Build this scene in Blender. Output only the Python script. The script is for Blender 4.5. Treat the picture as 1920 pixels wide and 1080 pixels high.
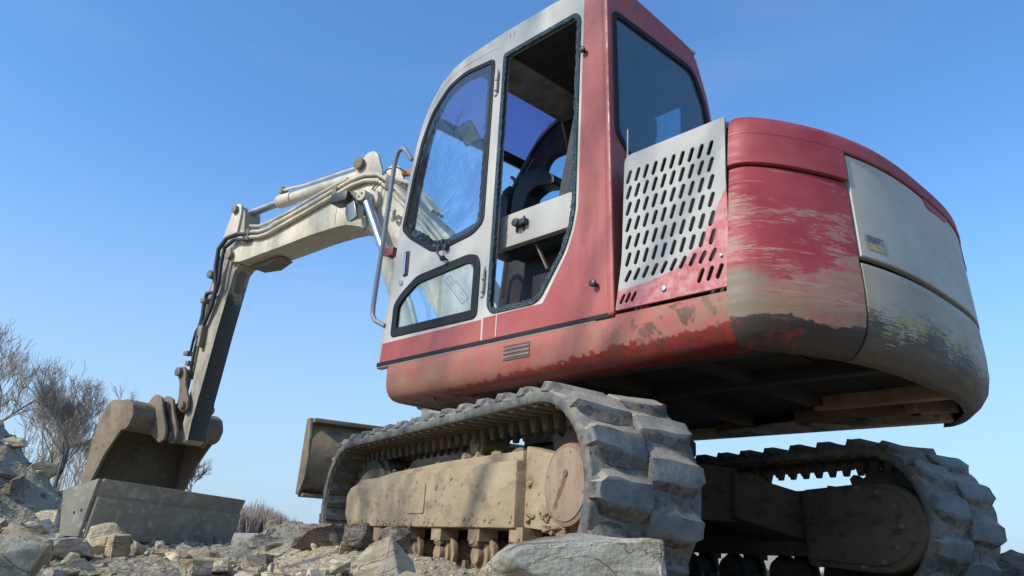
import bpy, bmesh, math, random
import numpy as np
from mathutils import Vector, Matrix

for o in list(bpy.data.objects): bpy.data.objects.remove(o, do_unlink=True)
scene = bpy.context.scene
COL = scene.collection
rad = math.radians

# ------------------------------------------------------------------ camera
cam_d = bpy.data.cameras.new("camera"); cam_d.sensor_width = 36; cam_d.lens = 28.206
cam_d.clip_start = 0.02; cam_d.clip_end = 3000
cam = bpy.data.objects.new("camera", cam_d); COL.objects.link(cam)
CF = Vector((0.82685946, -0.46643173, 0.31423696)); CR = Vector((-0.5060655, -0.86080945, 0.05389627)); CU = Vector((-0.24535921, 0.20358913, 0.94781344))
CP = Vector((-3.3876, 2.5414, 0.1378))
cam.matrix_world = Matrix(((CR.x, CU.x, -CF.x, CP.x), (CR.y, CU.y, -CF.y, CP.y), (CR.z, CU.z, -CF.z, CP.z), (0, 0, 0, 1)))
scene.camera = cam
# ------------------------------------------------------------------ light
SUN_AZ, SUN_EL = 93.0, 35.0
w = bpy.data.worlds.new("World"); scene.world = w; w.use_nodes = True
wn = w.node_tree; wn.nodes.clear()
sky = wn.nodes.new("ShaderNodeTexSky"); sky.sky_type = 'NISHITA'; sky.sun_disc = False
sky.sun_elevation = rad(SUN_EL); sky.sun_rotation = rad(90 - SUN_AZ)
sky.air_density = 1.0; sky.dust_density = 1.2; sky.ozone_density = 7.0; sky.altitude = 0
bg = wn.nodes.new("ShaderNodeBackground"); bg.inputs[1].default_value = 0.15
wo = wn.nodes.new("ShaderNodeOutputWorld")
tint = wn.nodes.new("ShaderNodeVectorMath"); tint.operation = 'MULTIPLY'; tint.inputs[1].default_value = (0.80, 1.035, 1.10)   # white balance of the clear sky
wn.links.new(sky.outputs[0], tint.inputs[0]); # thin haze low on the horizon, with the faintest high wisps
tc = wn.nodes.new("ShaderNodeTexCoord"); sx = wn.nodes.new("ShaderNodeSeparateXYZ"); wn.links.new(tc.outputs["Generated"], sx.inputs[0])
mr = wn.nodes.new("ShaderNodeMapRange"); mr.interpolation_type = 'SMOOTHSTEP'; wn.links.new(sx.outputs[2], mr.inputs[0])
mr.inputs[1].default_value = 0.48; mr.inputs[2].default_value = -0.05; mr.inputs[3].default_value = 0.0; mr.inputs[4].default_value = 0.85
mp = wn.nodes.new("ShaderNodeMapping"); mp.inputs["Scale"].default_value = (1, 1, 3.5); mp.inputs["Rotation"].default_value = (0.3, 0.2, 0.5); wn.links.new(tc.outputs["Generated"], mp.inputs[0])
wz = wn.nodes.new("ShaderNodeTexNoise"); wz.inputs["Scale"].default_value = 2.5; wz.inputs["Detail"].default_value = 6; wn.links.new(mp.outputs[0], wz.inputs["Vector"])
wr = wn.nodes.new("ShaderNodeMapRange"); wn.links.new(wz.outputs["Fac"], wr.inputs[0]); wr.inputs[1].default_value = 0.52; wr.inputs[2].default_value = 0.75; wr.inputs[3].default_value = 0.0; wr.inputs[4].default_value = 0.10
ad = wn.nodes.new("ShaderNodeMath"); ad.operation = 'ADD'; ad.use_clamp = True; wn.links.new(mr.outputs[0], ad.inputs[0]); wn.links.new(wr.outputs[0], ad.inputs[1])
hz = wn.nodes.new("ShaderNodeMix"); hz.data_type = 'RGBA'; wn.links.new(ad.outputs[0], hz.inputs[0]); wn.links.new(tint.outputs[0], hz.inputs[6]); hz.inputs[7].default_value = (2.15, 2.80, 3.55, 1)
wn.links.new(hz.outputs[2], bg.inputs[0]); wn.links.new(bg.outputs[0], wo.inputs[0])
S = Vector((math.cos(rad(SUN_EL)) * math.cos(rad(SUN_AZ)), math.cos(rad(SUN_EL)) * math.sin(rad(SUN_AZ)), math.sin(rad(SUN_EL))))
sd = bpy.data.lights.new("sun", 'SUN'); sd.energy = 3.1; sd.angle = rad(0.55); sd.color = (1.0, 0.93, 0.82)
so = bpy.data.objects.new("sun", sd); COL.objects.link(so); so.rotation_euler = S.to_track_quat('Z', 'Y').to_euler()
vs = scene.view_settings
vs.view_transform = 'Standard'; vs.look = 'None'; vs.exposure = 0.68; vs.gamma = 1.0; vs.use_curve_mapping = False
try: scene.cycles.max_bounces = 8; scene.cycles.transparent_max_bounces = 16
except Exception: pass

# ------------------------------------------------------------------ node helpers
class NT:
    def __init__(s, name, rough=0.6, metal=0.0, spec=0.5):
        s.m = bpy.data.materials.new(name); s.m.use_nodes = True; s.t = s.m.node_tree
        s.b = s.t.nodes["Principled BSDF"]; s.out = s.t.nodes["Material Output"]
        s.b.inputs["Roughness"].default_value = rough; s.b.inputs["Metallic"].default_value = metal
        s.b.inputs["Specular IOR Level"].default_value = spec
        s.co = s.t.nodes.new("ShaderNodeTexCoord").outputs["Object"]
    def L(s, a, b): s.t.links.new(a, b)
    def n(s, typ, **kw):
        x = s.t.nodes.new(typ)
        for k, v in kw.items(): setattr(x, k, v)
        return x
    def setin(s, sock, v):
        if hasattr(v, "is_linked") or isinstance(v, bpy.types.NodeSocket): s.L(v, sock)
        else: sock.default_value = v
    def map(s, vec=None, scale=(1, 1, 1), rot=(0, 0, 0), loc=(0, 0, 0)):
        x = s.n("ShaderNodeMapping"); s.L(vec or s.co, x.inputs[0]); x.inputs["Scale"].default_value = scale
        x.inputs["Rotation"].default_value = rot; x.inputs["Location"].default_value = loc; return x.outputs[0]
    def noise(s, scale, detail=4, rough=0.55, vec=None, dist=0.0):
        x = s.n("ShaderNodeTexNoise"); s.L(vec or s.co, x.inputs["Vector"]); x.inputs["Scale"].default_value = scale
        x.inputs["Detail"].default_value = detail; x.inputs["Roughness"].default_value = rough; x.inputs["Distortion"].default_value = dist
        return x.outputs["Fac"]
    def vor(s, scale, vec=None, feature='F1', out="Distance"):
        x = s.n("ShaderNodeTexVoronoi", feature=feature); s.L(vec or s.co, x.inputs["Vector"]); x.inputs["Scale"].default_value = scale
        return x.outputs[out]
    def ramp(s, fac, pts, interp='LINEAR'):
        x = s.n("ShaderNodeValToRGB"); x.color_ramp.interpolation = interp
        e = x.color_ramp.elements
        while len(e) < len(pts): e.new(0.5)
        for k, (p, c) in enumerate(pts):
            e[k].position = p; e[k].color = (c, c, c, 1) if not hasattr(c, "__len__") else (*c, 1)
        s.L(fac, x.inputs[0]); return x.outputs[0]
    def mix(s, fac, a, b, mode='MIX'):
        x = s.n("ShaderNodeMix", data_type='RGBA', blend_type=mode)
        s.setin(x.inputs[0], fac)
        for k, v in ((6, a), (7, b)):
            if isinstance(v, (tuple, list)): x.inputs[k].default_value = (*v, 1)
            else: s.L(v, x.inputs[k])
        return x.outputs[2]
    def math(s, op, a, b=0.0, clamp=False):
        x = s.n("ShaderNodeMath", operation=op); x.use_clamp = clamp
        s.setin(x.inputs[0], a); s.setin(x.inputs[1], b); return x.outputs[0]
    def xyz(s, vec=None):
        x = s.n("ShaderNodeSeparateXYZ"); s.L(vec or s.co, x.inputs[0]); return x.outputs
    def sm(s, v, a, b):     # smoothstep a..b
        x = s.n("ShaderNodeMapRange", interpolation_type='SMOOTHSTEP'); s.setin(x.inputs[0], v)
        x.inputs[1].default_value = a; x.inputs[2].default_value = b; return x.outputs[0]
    def attr(s, name):
        x = s.n("ShaderNodeAttribute"); x.attribute_name = name; return x.outputs["Vector"]
    def color(s, c):
        if isinstance(c, (tuple, list)): s.b.inputs["Base Color"].default_value = (*c, 1)
        else: s.L(c, s.b.inputs["Base Color"])
    def rough(s, v): s.setin(s.b.inputs["Roughness"], v)
    def bump(s, h, strength=0.3, dist=0.01, prev=None):
        x = s.n("ShaderNodeBump"); s.L(h, x.inputs["Height"]); x.inputs["Strength"].default_value = strength
        x.inputs["Distance"].default_value = dist
        if prev is not None: s.L(prev, x.inputs["Normal"])
        s.L(x.outputs[0], s.b.inputs["Normal"]); return x.outputs[0]

M = {}
def paint(name, base, dark, rough=0.45, dirt=(0.22, 0.17, 0.11), dirt_amt=0.35, fine=14, chips=0.0):
    t = NT(name, rough)
    a = t.noise(1.8, 5); b = t.noise(fine, 6, 0.65)
    c = t.mix(t.ramp(a, [(0.35, 0), (0.68, 1)]), base, dark)
    streak = t.noise(5, 5, 0.6, t.map(scale=(6, 6, 0.7)))
    d = t.math('MULTIPLY', t.ramp(t.math('ADD', t.math('MULTIPLY', streak, 0.55), t.math('MULTIPLY', b, 0.45)), [(0.48, 0), (0.72, 1)]), dirt_amt)
    c = t.mix(d, c, dirt)
    sc = t.noise(30, 3, 0.7, t.map(scale=(0.6, 0.6, 7), rot=(0.2, 0.5, 0.1)))
    c = t.mix(t.math('MULTIPLY', t.ramp(sc, [(0.66, 0), (0.74, 1)]), 0.35), c, tuple(min(1, x * 1.6 + 0.05) for x in base))
    sp = t.noise(70, 2, 0.5)
    c = t.mix(t.math('MULTIPLY', t.ramp(sp, [(0.70, 0), (0.76, 1)]), 0.5 + chips), c, (0.1, 0.07, 0.05))
    t.color(c); t.rough(t.ramp(b, [(0.3, rough - 0.12), (0.7, rough + 0.25)]))
    t.bump(b, 0.12, 0.004); M[name] = t.m; return t
paint("cab_red", (0.30, 0.052, 0.044), (0.37, 0.10, 0.082), 0.42, (0.17, 0.055, 0.04), 0.5)
paint("cab_white", (0.46, 0.44, 0.395), (0.38, 0.36, 0.32), 0.42, (0.30, 0.27, 0.21), 0.30)
paint("cream_paint", (0.57, 0.51, 0.395), (0.47, 0.415, 0.31), 0.5, (0.20, 0.155, 0.10), 0.55, 20, 0.4)
paint("arm_paint", (0.40, 0.355, 0.27), (0.28, 0.24, 0.175), 0.6, (0.09, 0.07, 0.05), 0.85, 16, 0.4)
paint("rail_paint", (0.30, 0.31, 0.32), (0.24, 0.25, 0.26), 0.4, (0.15, 0.12, 0.09), 0.4, 30)
paint("disc_paint", (0.22, 0.135, 0.085), (0.17, 0.10, 0.065), 0.75, (0.13, 0.06, 0.03), 0.8, 18, 0.4)
_t = paint("disc_face", (0.27, 0.195, 0.13), (0.22, 0.15, 0.10), 0.75, (0.13, 0.07, 0.04), 0.7, 18, 0.4)
def _stain():
    t = _t; x = t.xyz(); old = t.b.inputs["Base Color"].links[0].from_socket
    d = t.math('ABSOLUTE', t.math('SUBTRACT', t.math('ADD', x[0], t.math('MULTIPLY', x[2], 0.58)), -0.945))
    k = t.math('ADD', d, t.math('MULTIPLY', t.math('SUBTRACT', t.noise(30, 5, 0.6), 0.5), 0.05))
    m = t.math('MULTIPLY', t.sm(k, 0.020, 0.004), t.math('MULTIPLY', t.sm(x[2], 0.255, 0.30), t.sm(x[2], 0.41, 0.37)))
    t.color(t.mix(t.math('MULTIPLY', m, 0.8), old, (0.10, 0.035, 0.018)))
_stain()
paint("steel", (0.10, 0.09, 0.075), (0.16, 0.13, 0.10), 0.55, (0.22, 0.15, 0.09), 0.5)
paint("fitting", (0.20, 0.165, 0.12), (0.12, 0.10, 0.075), 0.6, (0.22, 0.15, 0.09), 0.5)

def grime_shade():  # dark grime, with the shade of this unlit face painted in
    t = NT("arm_grime_shade", 0.45); x = t.xyz(); n1 = t.noise(7, 7, 0.7); n2 = t.noise(40, 5, 0.7, t.map(scale=(1, 1, 0.5)))
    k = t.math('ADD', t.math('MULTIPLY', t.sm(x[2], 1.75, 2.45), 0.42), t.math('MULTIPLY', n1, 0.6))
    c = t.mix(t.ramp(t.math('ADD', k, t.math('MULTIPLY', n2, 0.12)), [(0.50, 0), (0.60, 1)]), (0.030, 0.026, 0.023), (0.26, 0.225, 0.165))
    c = t.mix(t.math('MULTIPLY', t.ramp(n2, [(0.62, 0), (0.70, 1)]), 0.35), c, (0.20, 0.175, 0.13)); t.color(c); M["arm_grime_shade"] = t.m
grime_shade()
def skirt():
    t = NT("skirt_paint", 0.5); x = t.xyz(); u, z = x[0], x[2]
    n1 = t.noise(7, 6, 0.65); n2 = t.noise(28, 5, 0.65); n3 = t.noise(2.2, 4)
    # line above which old dust is caked: drops towards the front of the deck
    line = t.math('ADD', t.math('MULTIPLY', u, -0.055), 0.862)
    wob = t.math('ADD', t.math('MULTIPLY', t.math('SUBTRACT', n1, 0.5), 0.16), t.math('MULTIPLY', t.math('SUBTRACT', n2, 0.5), 0.03))
    k = t.math('ADD', t.math('SUBTRACT', z, line), wob)
    dust = t.sm(k, -0.003, 0.006)
    front = t.sm(u, -0.1, 0.45)
    dcol = t.mix(t.ramp(n3, [(0.35, 0), (0.65, 1)]), (0.26, 0.048, 0.042), (0.29, 0.105, 0.08))
    dcol = t.mix(t.math('MULTIPLY', front, t.ramp(n1, [(0.38, 0.25), (0.62, 1.0)])), dcol, (0.29, 0.15, 0.09))
    dcol = t.mix(t.math('MULTIPLY', t.sm(z, 0.93, 1.03), 0.5), dcol, (0.36, 0.09, 0.075))
    dcol = t.mix(t.math('MULTIPLY', t.ramp(n2, [(0.48, 0), (0.62, 1)]), 0.55), dcol, (0.21, 0.13, 0.085))
    red = t.mix(t.ramp(n2, [(0.35, 0), (0.7, 1)]), (0.20, 0.020, 0.014), (0.09, 0.016, 0.012))
    c = t.mix(dust, red, dcol)
    rear = t.sm(u, -0.55, -1.15)
    spl = t.ramp(t.noise(11, 6, 0.7, dist=0.6), [(0.56, 0), (0.60, 1)])
    c = t.mix(t.math('MULTIPLY', t.math('MULTIPLY', spl, rear), 0.9), c, (0.05, 0.035, 0.022))
    c = t.mix(t.math('MULTIPLY', t.math('MULTIPLY', t.sm(u, -1.0, -1.3), t.sm(z, 0.92, 1.0)), 0.6), c, (0.20, 0.13, 0.085))
    t.color(c); t.rough(t.mix(dust, (0.35, 0.35, 0.35), (0.75, 0.75, 0.75))); t.bump(n2, 0.2, 0.004); M["skirt_paint"] = t.m
skirt()

def cw_mats():
    for nm in ("cw_red", "cw_cover", "cw_white"):
        t = NT(nm, 0.48); sc = t.attr("sc"); x = t.xyz(sc); z = x[1]
        st = t.noise(3.2, 7, 0.72, t.map(sc, (1.6, 14, 1)), 0.4)
        st2 = t.noise(9, 6, 0.75, t.map(sc, (1.0, 22, 1), (0, 0, 0.05)))
        fn = t.noise(40, 5, 0.7, sc); bl = t.noise(4, 5, 0.6, sc); st3 = t.noise(6, 8, 0.8, t.map(sc, (3.0, 34, 1), (0, 0, -0.04)), 0.8)
        if nm == "cw_cover":
            c = t.mix(t.ramp(bl, [(0.35, 0), (0.7, 1)]), (0.26, 0.025, 0.033), (0.33, 0.07, 0.07))
            c = t.mix(t.math('MULTIPLY', t.ramp(st2, [(0.60, 0), (0.66, 1)]), 0.25), c, (0.45, 0.22, 0.2))
        elif nm == "cw_red":
            big = t.noise(2.4, 6, 0.65, t.map(sc, (1, 3.0, 1), (0, 0, 0.1)), 0.5); mo = t.noise(12, 8, 0.75, t.map(sc, (1, 3, 1)), 0.6)
            nz = t.math('ADD', t.math('MULTIPLY', t.math('SUBTRACT', big, 0.5), 2.2), t.math('ADD', t.math('MULTIPLY', t.math('SUBTRACT', st3, 0.5), 1.5), t.math('MULTIPLY', t.math('SUBTRACT', mo, 0.5), 0.9)))
            c = t.mix(t.ramp(bl, [(0.35, 0), (0.7, 1)]), (0.26, 0.016, 0.026), (0.31, 0.045, 0.055))
            k = t.math('ADD', t.math('MULTIPLY', t.math('SUBTRACT', 1.20, z), 1.15), nz)
            wc = t.mix(t.ramp(mo, [(0.42, 0), (0.56, 1)]), (0.33, 0.10, 0.095), (0.30, 0.17, 0.13))
            c = t.mix(t.math('MULTIPLY', t.sm(k, 0.0, 0.07), 0.9), c, wc)
            k2 = t.math('ADD', t.math('MULTIPLY', t.math('SUBTRACT', 1.01, z), 2.0), nz)
            lc = t.mix(t.ramp(st3, [(0.44, 0), (0.56, 1)]), (0.30, 0.21, 0.09), (0.23, 0.16, 0.10))
            c = t.mix(t.math('MULTIPLY', t.sm(k2, -0.05, 0.30), 0.72), c, lc)
            line = t.ramp(t.noise(1.6, 3, 0.5, t.map(sc, (1, 42, 1), (0, 0, 0.06)), 0.6), [(0.655, 0), (0.665, 1), (0.69, 1), (0.70, 0)])
            c = t.mix(t.math('MULTIPLY', line, 0.55), c, (0.36, 0.29, 0.20))
            c = t.mix(t.math('MULTIPLY', t.ramp(fn, [(0.60, 0), (0.64, 1)]), 0.35), c, (0.15, 0.10, 0.07))
            c = t.mix(t.math('MULTIPLY', t.math('MULTIPLY', t.sm(x[0], 0.17, 0.03), t.sm(z, 1.13, 1.05)), t.ramp(mo, [(0.35, 0.3), (0.5, 0.95)])), c, (0.155, 0.14, 0.10))
        else:
            c = t.mix(t.ramp(bl, [(0.35, 0), (0.7, 1)]), (0.44, 0.425, 0.375), (0.37, 0.355, 0.30))
            lo = t.sm(z, 1.20, 1.12)
            stn = t.math('MULTIPLY', t.ramp(st3, [(0.52, 0), (0.60, 1)]), t.math('ADD', 0.10, t.math('MULTIPLY', lo, 0.45)))
            c = t.mix(stn, c, (0.22, 0.20, 0.16))
            c = t.mix(t.math('MULTIPLY', lo, t.ramp(bl, [(0.35, 0.5), (0.6, 0.95)])), c, (0.31, 0.265, 0.185))
            blt = t.math('MULTIPLY', t.ramp(t.noise(13, 4, 0.6, t.map(sc, (1, 1.6, 1))), [(0.64, 0), (0.70, 1)]), 0.45)
            c = t.mix(blt, c, (0.30, 0.25, 0.19))
            yel = t.math('MULTIPLY', t.sm(z, 1.05, 0.97), t.ramp(t.noise(5, 6, 0.7, t.map(sc, (1, 2.2, 1))), [(0.47, 0), (0.55, 0.9)]))
            c = t.mix(yel, c, (0.36, 0.27, 0.09))
            k = t.math('ADD', t.math('SUBTRACT', 0.985, z), t.math('ADD', t.math('MULTIPLY', t.math('SUBTRACT', st3, 0.5), 0.55), t.math('MULTIPLY', t.math('SUBTRACT', bl, 0.5), 0.25)))
            c = t.mix(t.math('MULTIPLY', t.sm(k, 0.0, 0.02), 0.92), c, (0.05, 0.042, 0.035))
        if nm == "cw_red":
            lw = t.noise(5, 5, 0.6, t.map(sc, (1, 1.3, 1)))
            k = t.math('ADD', t.math('SUBTRACT', 0.925, z), t.math('MULTIPLY', t.math('SUBTRACT', lw, 0.5), 0.16))
            dk = t.mix(t.ramp(t.noise(10, 5, 0.6, sc), [(0.55, 0), (0.62, 1)]), (0.042, 0.03, 0.024), (0.24, 0.025, 0.015))
            c = t.mix(t.sm(k, 0.0, 0.006), c, dk)
        c = t.mix(t.math('MULTIPLY', t.ramp(fn, [(0.62, 0), (0.72, 1)]), 0.4), c, (0.12, 0.09, 0.065))
        t.color(c); t.rough(t.ramp(st, [(0.3, 0.45), (0.7, 0.85)])); t.bump(st3, 0.12, 0.004); M[nm] = t.m
cw_mats()

def grille_mat():
    t = NT("grille_paint", 0.5); x = t.xyz(); u, z = x[0], x[2]
    f = t.math('DIVIDE', t.math('SUBTRACT', u, -1.32), 0.52)
    zb = t.ramp(f, [(0.0, 0.40 * 1.0 + 0.02), (0.10, 0.33), (0.24, 0.215), (0.42, 0.155), (0.65, 0.13), (1.0, 0.115)])
    wob = t.math('MULTIPLY', t.math('SUBTRACT', t.noise(14, 3), 0.5), 0.02)
    k = t.math('SUBTRACT', t.math('ADD', t.math('SUBTRACT', z, 1.0), wob), zb)
    n2 = t.noise(24, 6, 0.65); n1 = t.noise(3, 4)
    wc = t.mix(n1, (0.36, 0.355, 0.33), (0.30, 0.29, 0.265))  # tree shade over this panel is put into the duller white
    rc = t.mix(t.ramp(n2, [(0.38, 0), (0.62, 1)]), (0.36, 0.06, 0.07), (0.42, 0.20, 0.19))
    c = t.mix(t.sm(k, -0.004, 0.004), rc, wc)
    sm_ = t.ramp(t.noise(9, 6, 0.7, t.map(scale=(1, 1, 2.4), rot=(0, 0.5, 0))), [(0.60, 0), (0.68, 1)])
    c = t.mix(t.math('MULTIPLY', sm_, 0.35), c, (0.10, 0.085, 0.07))
    t.color(c); t.bump(n2, 0.08, 0.003); M["grille_paint"] = t.m
grille_mat()

def simple(name, col, rough=0.6, metal=0.0, var=0.35, scale=12, bump=0.2, spec=0.5, bd=0.004):
    t = NT(name, rough, metal, spec); n = t.noise(scale, 6, 0.6)
    t.color(t.mix(t.ramp(n, [(0.3, 0), (0.7, 1)]), tuple(c * (1 - var) for c in col), tuple(min(1, c * (1 + var)) for c in col)))
    if bump: t.bump(n, bump, bd)
    M[name] = t.m; return t
simple("black_plastic", (0.022, 0.023, 0.026), 0.45, var=0.3, bump=0.1)
simple("hose_rubber", (0.028, 0.027, 0.026), 0.55)
simple("seal_rubber", (0.012, 0.013, 0.015), 0.6, bump=0.5, scale=60, spec=0.25)
simple("underside_dark", (0.012, 0.010, 0.009), 0.8, scale=6)  # near-black puts the shade under the deck into the colour
simple("underside_tan", (0.19, 0.12, 0.085), 0.85, scale=8, var=0.5)
simple("frame_tan_lit", (0.46, 0.34, 0.24), 0.85, scale=8, var=0.4)  # lighter tan puts light bounced off the ground into the colour
simple("chrome", (0.50, 0.51, 0.53), 0.32, 1.0, var=0.08, bump=0)
simple("liner_beige", (0.26, 0.245, 0.21), 0.8)
simple("liner_dark", (0.035, 0.032, 0.03), 0.8)
simple("seat_cloth", (0.045, 0.05, 0.055), 0.85, scale=80)
simple("rust_orange", (0.36, 0.16, 0.07), 0.8, scale=20)
simple("collar_red", (0.22, 0.03, 0.03), 0.5)
simple("lever_red", (0.35, 0.02, 0.02), 0.4)
simple("mark_dark", (0.06, 0.055, 0.05), 0.7, bump=0)
simple("sticker_grey", (0.22, 0.22, 0.21), 0.6, scale=90, var=0.5, bump=0)
simple("sticker_yellow", (0.38, 0.29, 0.13), 0.6, scale=60, bump=0)
simple("mirror_glass", (0.50, 0.54, 0.22), 0.6, 0.0, var=0.4, scale=18, bump=0)
simple("lamp_lens", (0.22, 0.23, 0.25), 0.25, 0.2, bump=0)
def seal_broken():
    t = NT("broken_glass_rim", 0.3); n = t.noise(90, 4, 0.8); v = t.vor(160)
    c = t.mix(t.ramp(v, [(0.2, 0), (0.5, 1)]), (0.008, 0.013, 0.016), (0.025, 0.050, 0.058))
    c = t.mix(t.ramp(n, [(0.64, 0), (0.68, 1)]), c, (0.14, 0.20, 0.21)); t.color(c); t.bump(v, 0.9, 0.006); M["broken_glass_rim"] = t.m
seal_broken()
def mud(name, a, b, c3, sc=1.0, bs=0.6, rough=0.95, z_dark=None):
    t = NT(name, rough, spec=0.2); n1 = t.noise(3 * sc, 6, 0.6); n2 = t.noise(35 * sc, 8, 0.7); n3 = t.noise(11 * sc, 5, 0.6, t.map(scale=(1, 1, 1.6)))
    c = t.mix(t.ramp(n1, [(0.35, 0), (0.65, 1)]), a, b); c = t.mix(t.ramp(n3, [(0.52, 0), (0.70, 0.8)]), c, c3)
    t.color(c); t.bump(t.math('ADD', n2, t.math('MULTIPLY', n3, 1.2)), bs, 0.012); M[name] = t.m; return t
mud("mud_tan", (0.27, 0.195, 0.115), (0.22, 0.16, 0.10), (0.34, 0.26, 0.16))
mud("mud_box_dappled", (0.36, 0.285, 0.185), (0.26, 0.20, 0.13), (0.15, 0.115, 0.08), 0.75, 0.6)  # mud tones; the darker patches also stand in for dappled shade
mud("mud_dark", (0.085, 0.075, 0.062), (0.13, 0.11, 0.085), (0.05, 0.045, 0.04))
mud("bucket_steel", (0.235, 0.18, 0.12), (0.165, 0.13, 0.09), (0.12, 0.095, 0.07), 1.2, 0.3, 0.8)
mud("old_bucket_steel", (0.43, 0.36, 0.26), (0.34, 0.28, 0.205), (0.56, 0.52, 0.45), 1.2, 0.3, 0.75)
mud("bucket_inner_shade", (0.125, 0.10, 0.07), (0.095, 0.078, 0.058), (0.17, 0.135, 0.095), 1.4, 0.5)  # bucket interior: its shade is put into this darker colour
mud("blade_steel", (0.20, 0.155, 0.10), (0.25, 0.19, 0.125), (0.11, 0.09, 0.07), 1.0, 0.3, 0.8)
mud("far_frame_shaded", (0.055, 0.045, 0.036), (0.080, 0.065, 0.050), (0.03, 0.026, 0.022), 1.0, 0.5)  # near-black copy of the frame mud, far-side shade put into the colour
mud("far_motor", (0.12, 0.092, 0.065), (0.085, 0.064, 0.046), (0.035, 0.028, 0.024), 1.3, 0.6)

def rubber():
    t = NT("track_rubber", 0.62, spec=0.4)
    n1 = t.noise(9, 6, 0.62); n2 = t.noise(60, 5, 0.7); n3 = t.noise(22, 6, 0.7, dist=0.5)
    c = t.mix(t.ramp(n1, [(0.36, 0), (0.64, 1)]), (0.050, 0.058, 0.064), (0.110, 0.118, 0.120))
    gn = t.n("ShaderNodeNewGeometry"); nz = t.xyz(gn.outputs["Normal"])[2]
    dst = t.math('MULTIPLY', t.ramp(n3, [(0.44, 0.0), (0.60, 1.0)]), 0.75)
    c = t.mix(dst, c, (0.185, 0.155, 0.11))
    c = t.mix(t.math('MULTIPLY', t.sm(nz, 0.3, 0.95), t.ramp(n1, [(0.3, 0.55), (0.6, 0.95)])), c, (0.33, 0.295, 0.235))
    c = t.mix(t.math('MULTIPLY', t.ramp(n2, [(0.60, 0), (0.68, 1)]), 0.45), c, (0.03, 0.03, 0.032))
    t.color(c); t.bump(t.math('ADD', t.math('MULTIPLY', n2, 0.5), n3), 0.45, 0.006); M["track_rubber"] = t.m
rubber()
def lug_mat():
    t = NT("lug_rubber", 0.6, spec=0.4); oi = t.n("ShaderNodeObjectInfo"); x = t.xyz()
    ad = t.n("ShaderNodeVectorMath", operation='ADD'); sc_ = t.n("ShaderNodeVectorMath", operation='SCALE'); t.L(oi.outputs["Location"], sc_.inputs[0]); sc_.inputs["Scale"].default_value = 3.7
    t.L(t.co, ad.inputs[0]); t.L(sc_.outputs[0], ad.inputs[1]); v = ad.outputs[0]
    n1 = t.noise(9, 6, 0.65, v); n2 = t.noise(75, 5, 0.75, v); n3 = t.noise(26, 6, 0.7, v, 0.8)
    flank = t.mix(t.ramp(n3, [(0.40, 0), (0.60, 1)]), (0.035, 0.040, 0.044), (0.15, 0.125, 0.09))
    top = t.mix(t.ramp(n1, [(0.36, 0), (0.62, 1)]), (0.085, 0.098, 0.105), (0.150, 0.160, 0.158))
    k = t.math('ADD', x[2], t.math('MULTIPLY', t.math('SUBTRACT', n3, 0.5), 0.022))
    c = t.mix(t.sm(k, 0.012, 0.020), flank, top)
    gn = t.n("ShaderNodeNewGeometry"); nz = t.xyz(gn.outputs["Normal"])[2]
    c = t.mix(t.math('MULTIPLY', t.sm(nz, 0.35, 0.9), t.ramp(n1, [(0.3, 0.5), (0.6, 0.95)])), c, (0.34, 0.30, 0.235))
    c = t.mix(t.math('MULTIPLY', t.ramp(n2, [(0.57, 0), (0.64, 1)]), 0.5), c, (0.03, 0.03, 0.03))
    sc2 = t.ramp(t.noise(18, 4, 0.6, t.map(v, (1, 0.25, 1), (0, 0, 0.5))), [(0.62, 0), (0.66, 1)]); c = t.mix(t.math('MULTIPLY', sc2, 0.35), c, (0.24, 0.215, 0.17))
    t.color(c); t.bump(t.math('ADD', t.math('MULTIPLY', n2, 0.7), n3), 0.55, 0.006); M["lug_rubber"] = t.m
lug_mat()
def rib_mat():
    t = NT("rib_rubber", 0.8, spec=0.3); n = t.noise(25, 5, 0.65)
    t.color(t.mix(t.ramp(n, [(0.35, 0), (0.65, 1)]), (0.075, 0.062, 0.046), (0.15, 0.12, 0.082))); t.bump(n, 0.3, 0.005); M["rib_rubber"] = t.m
rib_mat()
def glass(name, tint, refl=1.0, ior=1.5, dirt=0.05, film=(0.35, 0.35, 0.33)):
    t = NT(name); nd = t.t.nodes; nd.remove(t.b)
    tr = t.n("ShaderNodeBsdfTransparent"); tr.inputs[0].default_value = (*tint, 1)
    gl = t.n("ShaderNodeBsdfGlossy"); gl.inputs["Roughness"].default_value = 0.01; gl.inputs[0].default_value = (refl, refl, refl, 1)
    fr = t.n("ShaderNodeFresnel"); fr.inputs[0].default_value = ior
    mx = t.n("ShaderNodeMixShader"); t.L(fr.outputs[0], mx.inputs[0]); t.L(tr.outputs[0], mx.inputs[1]); t.L(gl.outputs[0], mx.inputs[2])
    df = t.n("ShaderNodeBsdfDiffuse"); df.inputs[0].default_value = (*film, 1)
    f = t.math('MULTIPLY', t.ramp(t.noise(9, 5, 0.6), [(0.3, 0.45), (0.75, 1)]), dirt)
    m2 = t.n("ShaderNodeMixShader"); t.L(f, m2.inputs[0]); t.L(mx.outputs[0], m2.inputs[1]); t.L(df.outputs[0], m2.inputs[2])
    t.L(m2.outputs[0], t.out.inputs[0]); M[name] = t.m
glass("door_glass", (0.88, 0.96, 1.0), 1.0, 1.85, 0.06)
glass("tinted_screen", (0.42, 0.37, 0.60), 0.3, 1.3, 0.04)
glass("rear_glass", (0.68, 0.88, 0.95), 1.0, 2.1, 0.40, (0.13, 0.24, 0.30))
glass("right_glass", (0.80, 0.90, 0.95), 0.5, 1.3, 0.03)

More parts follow.
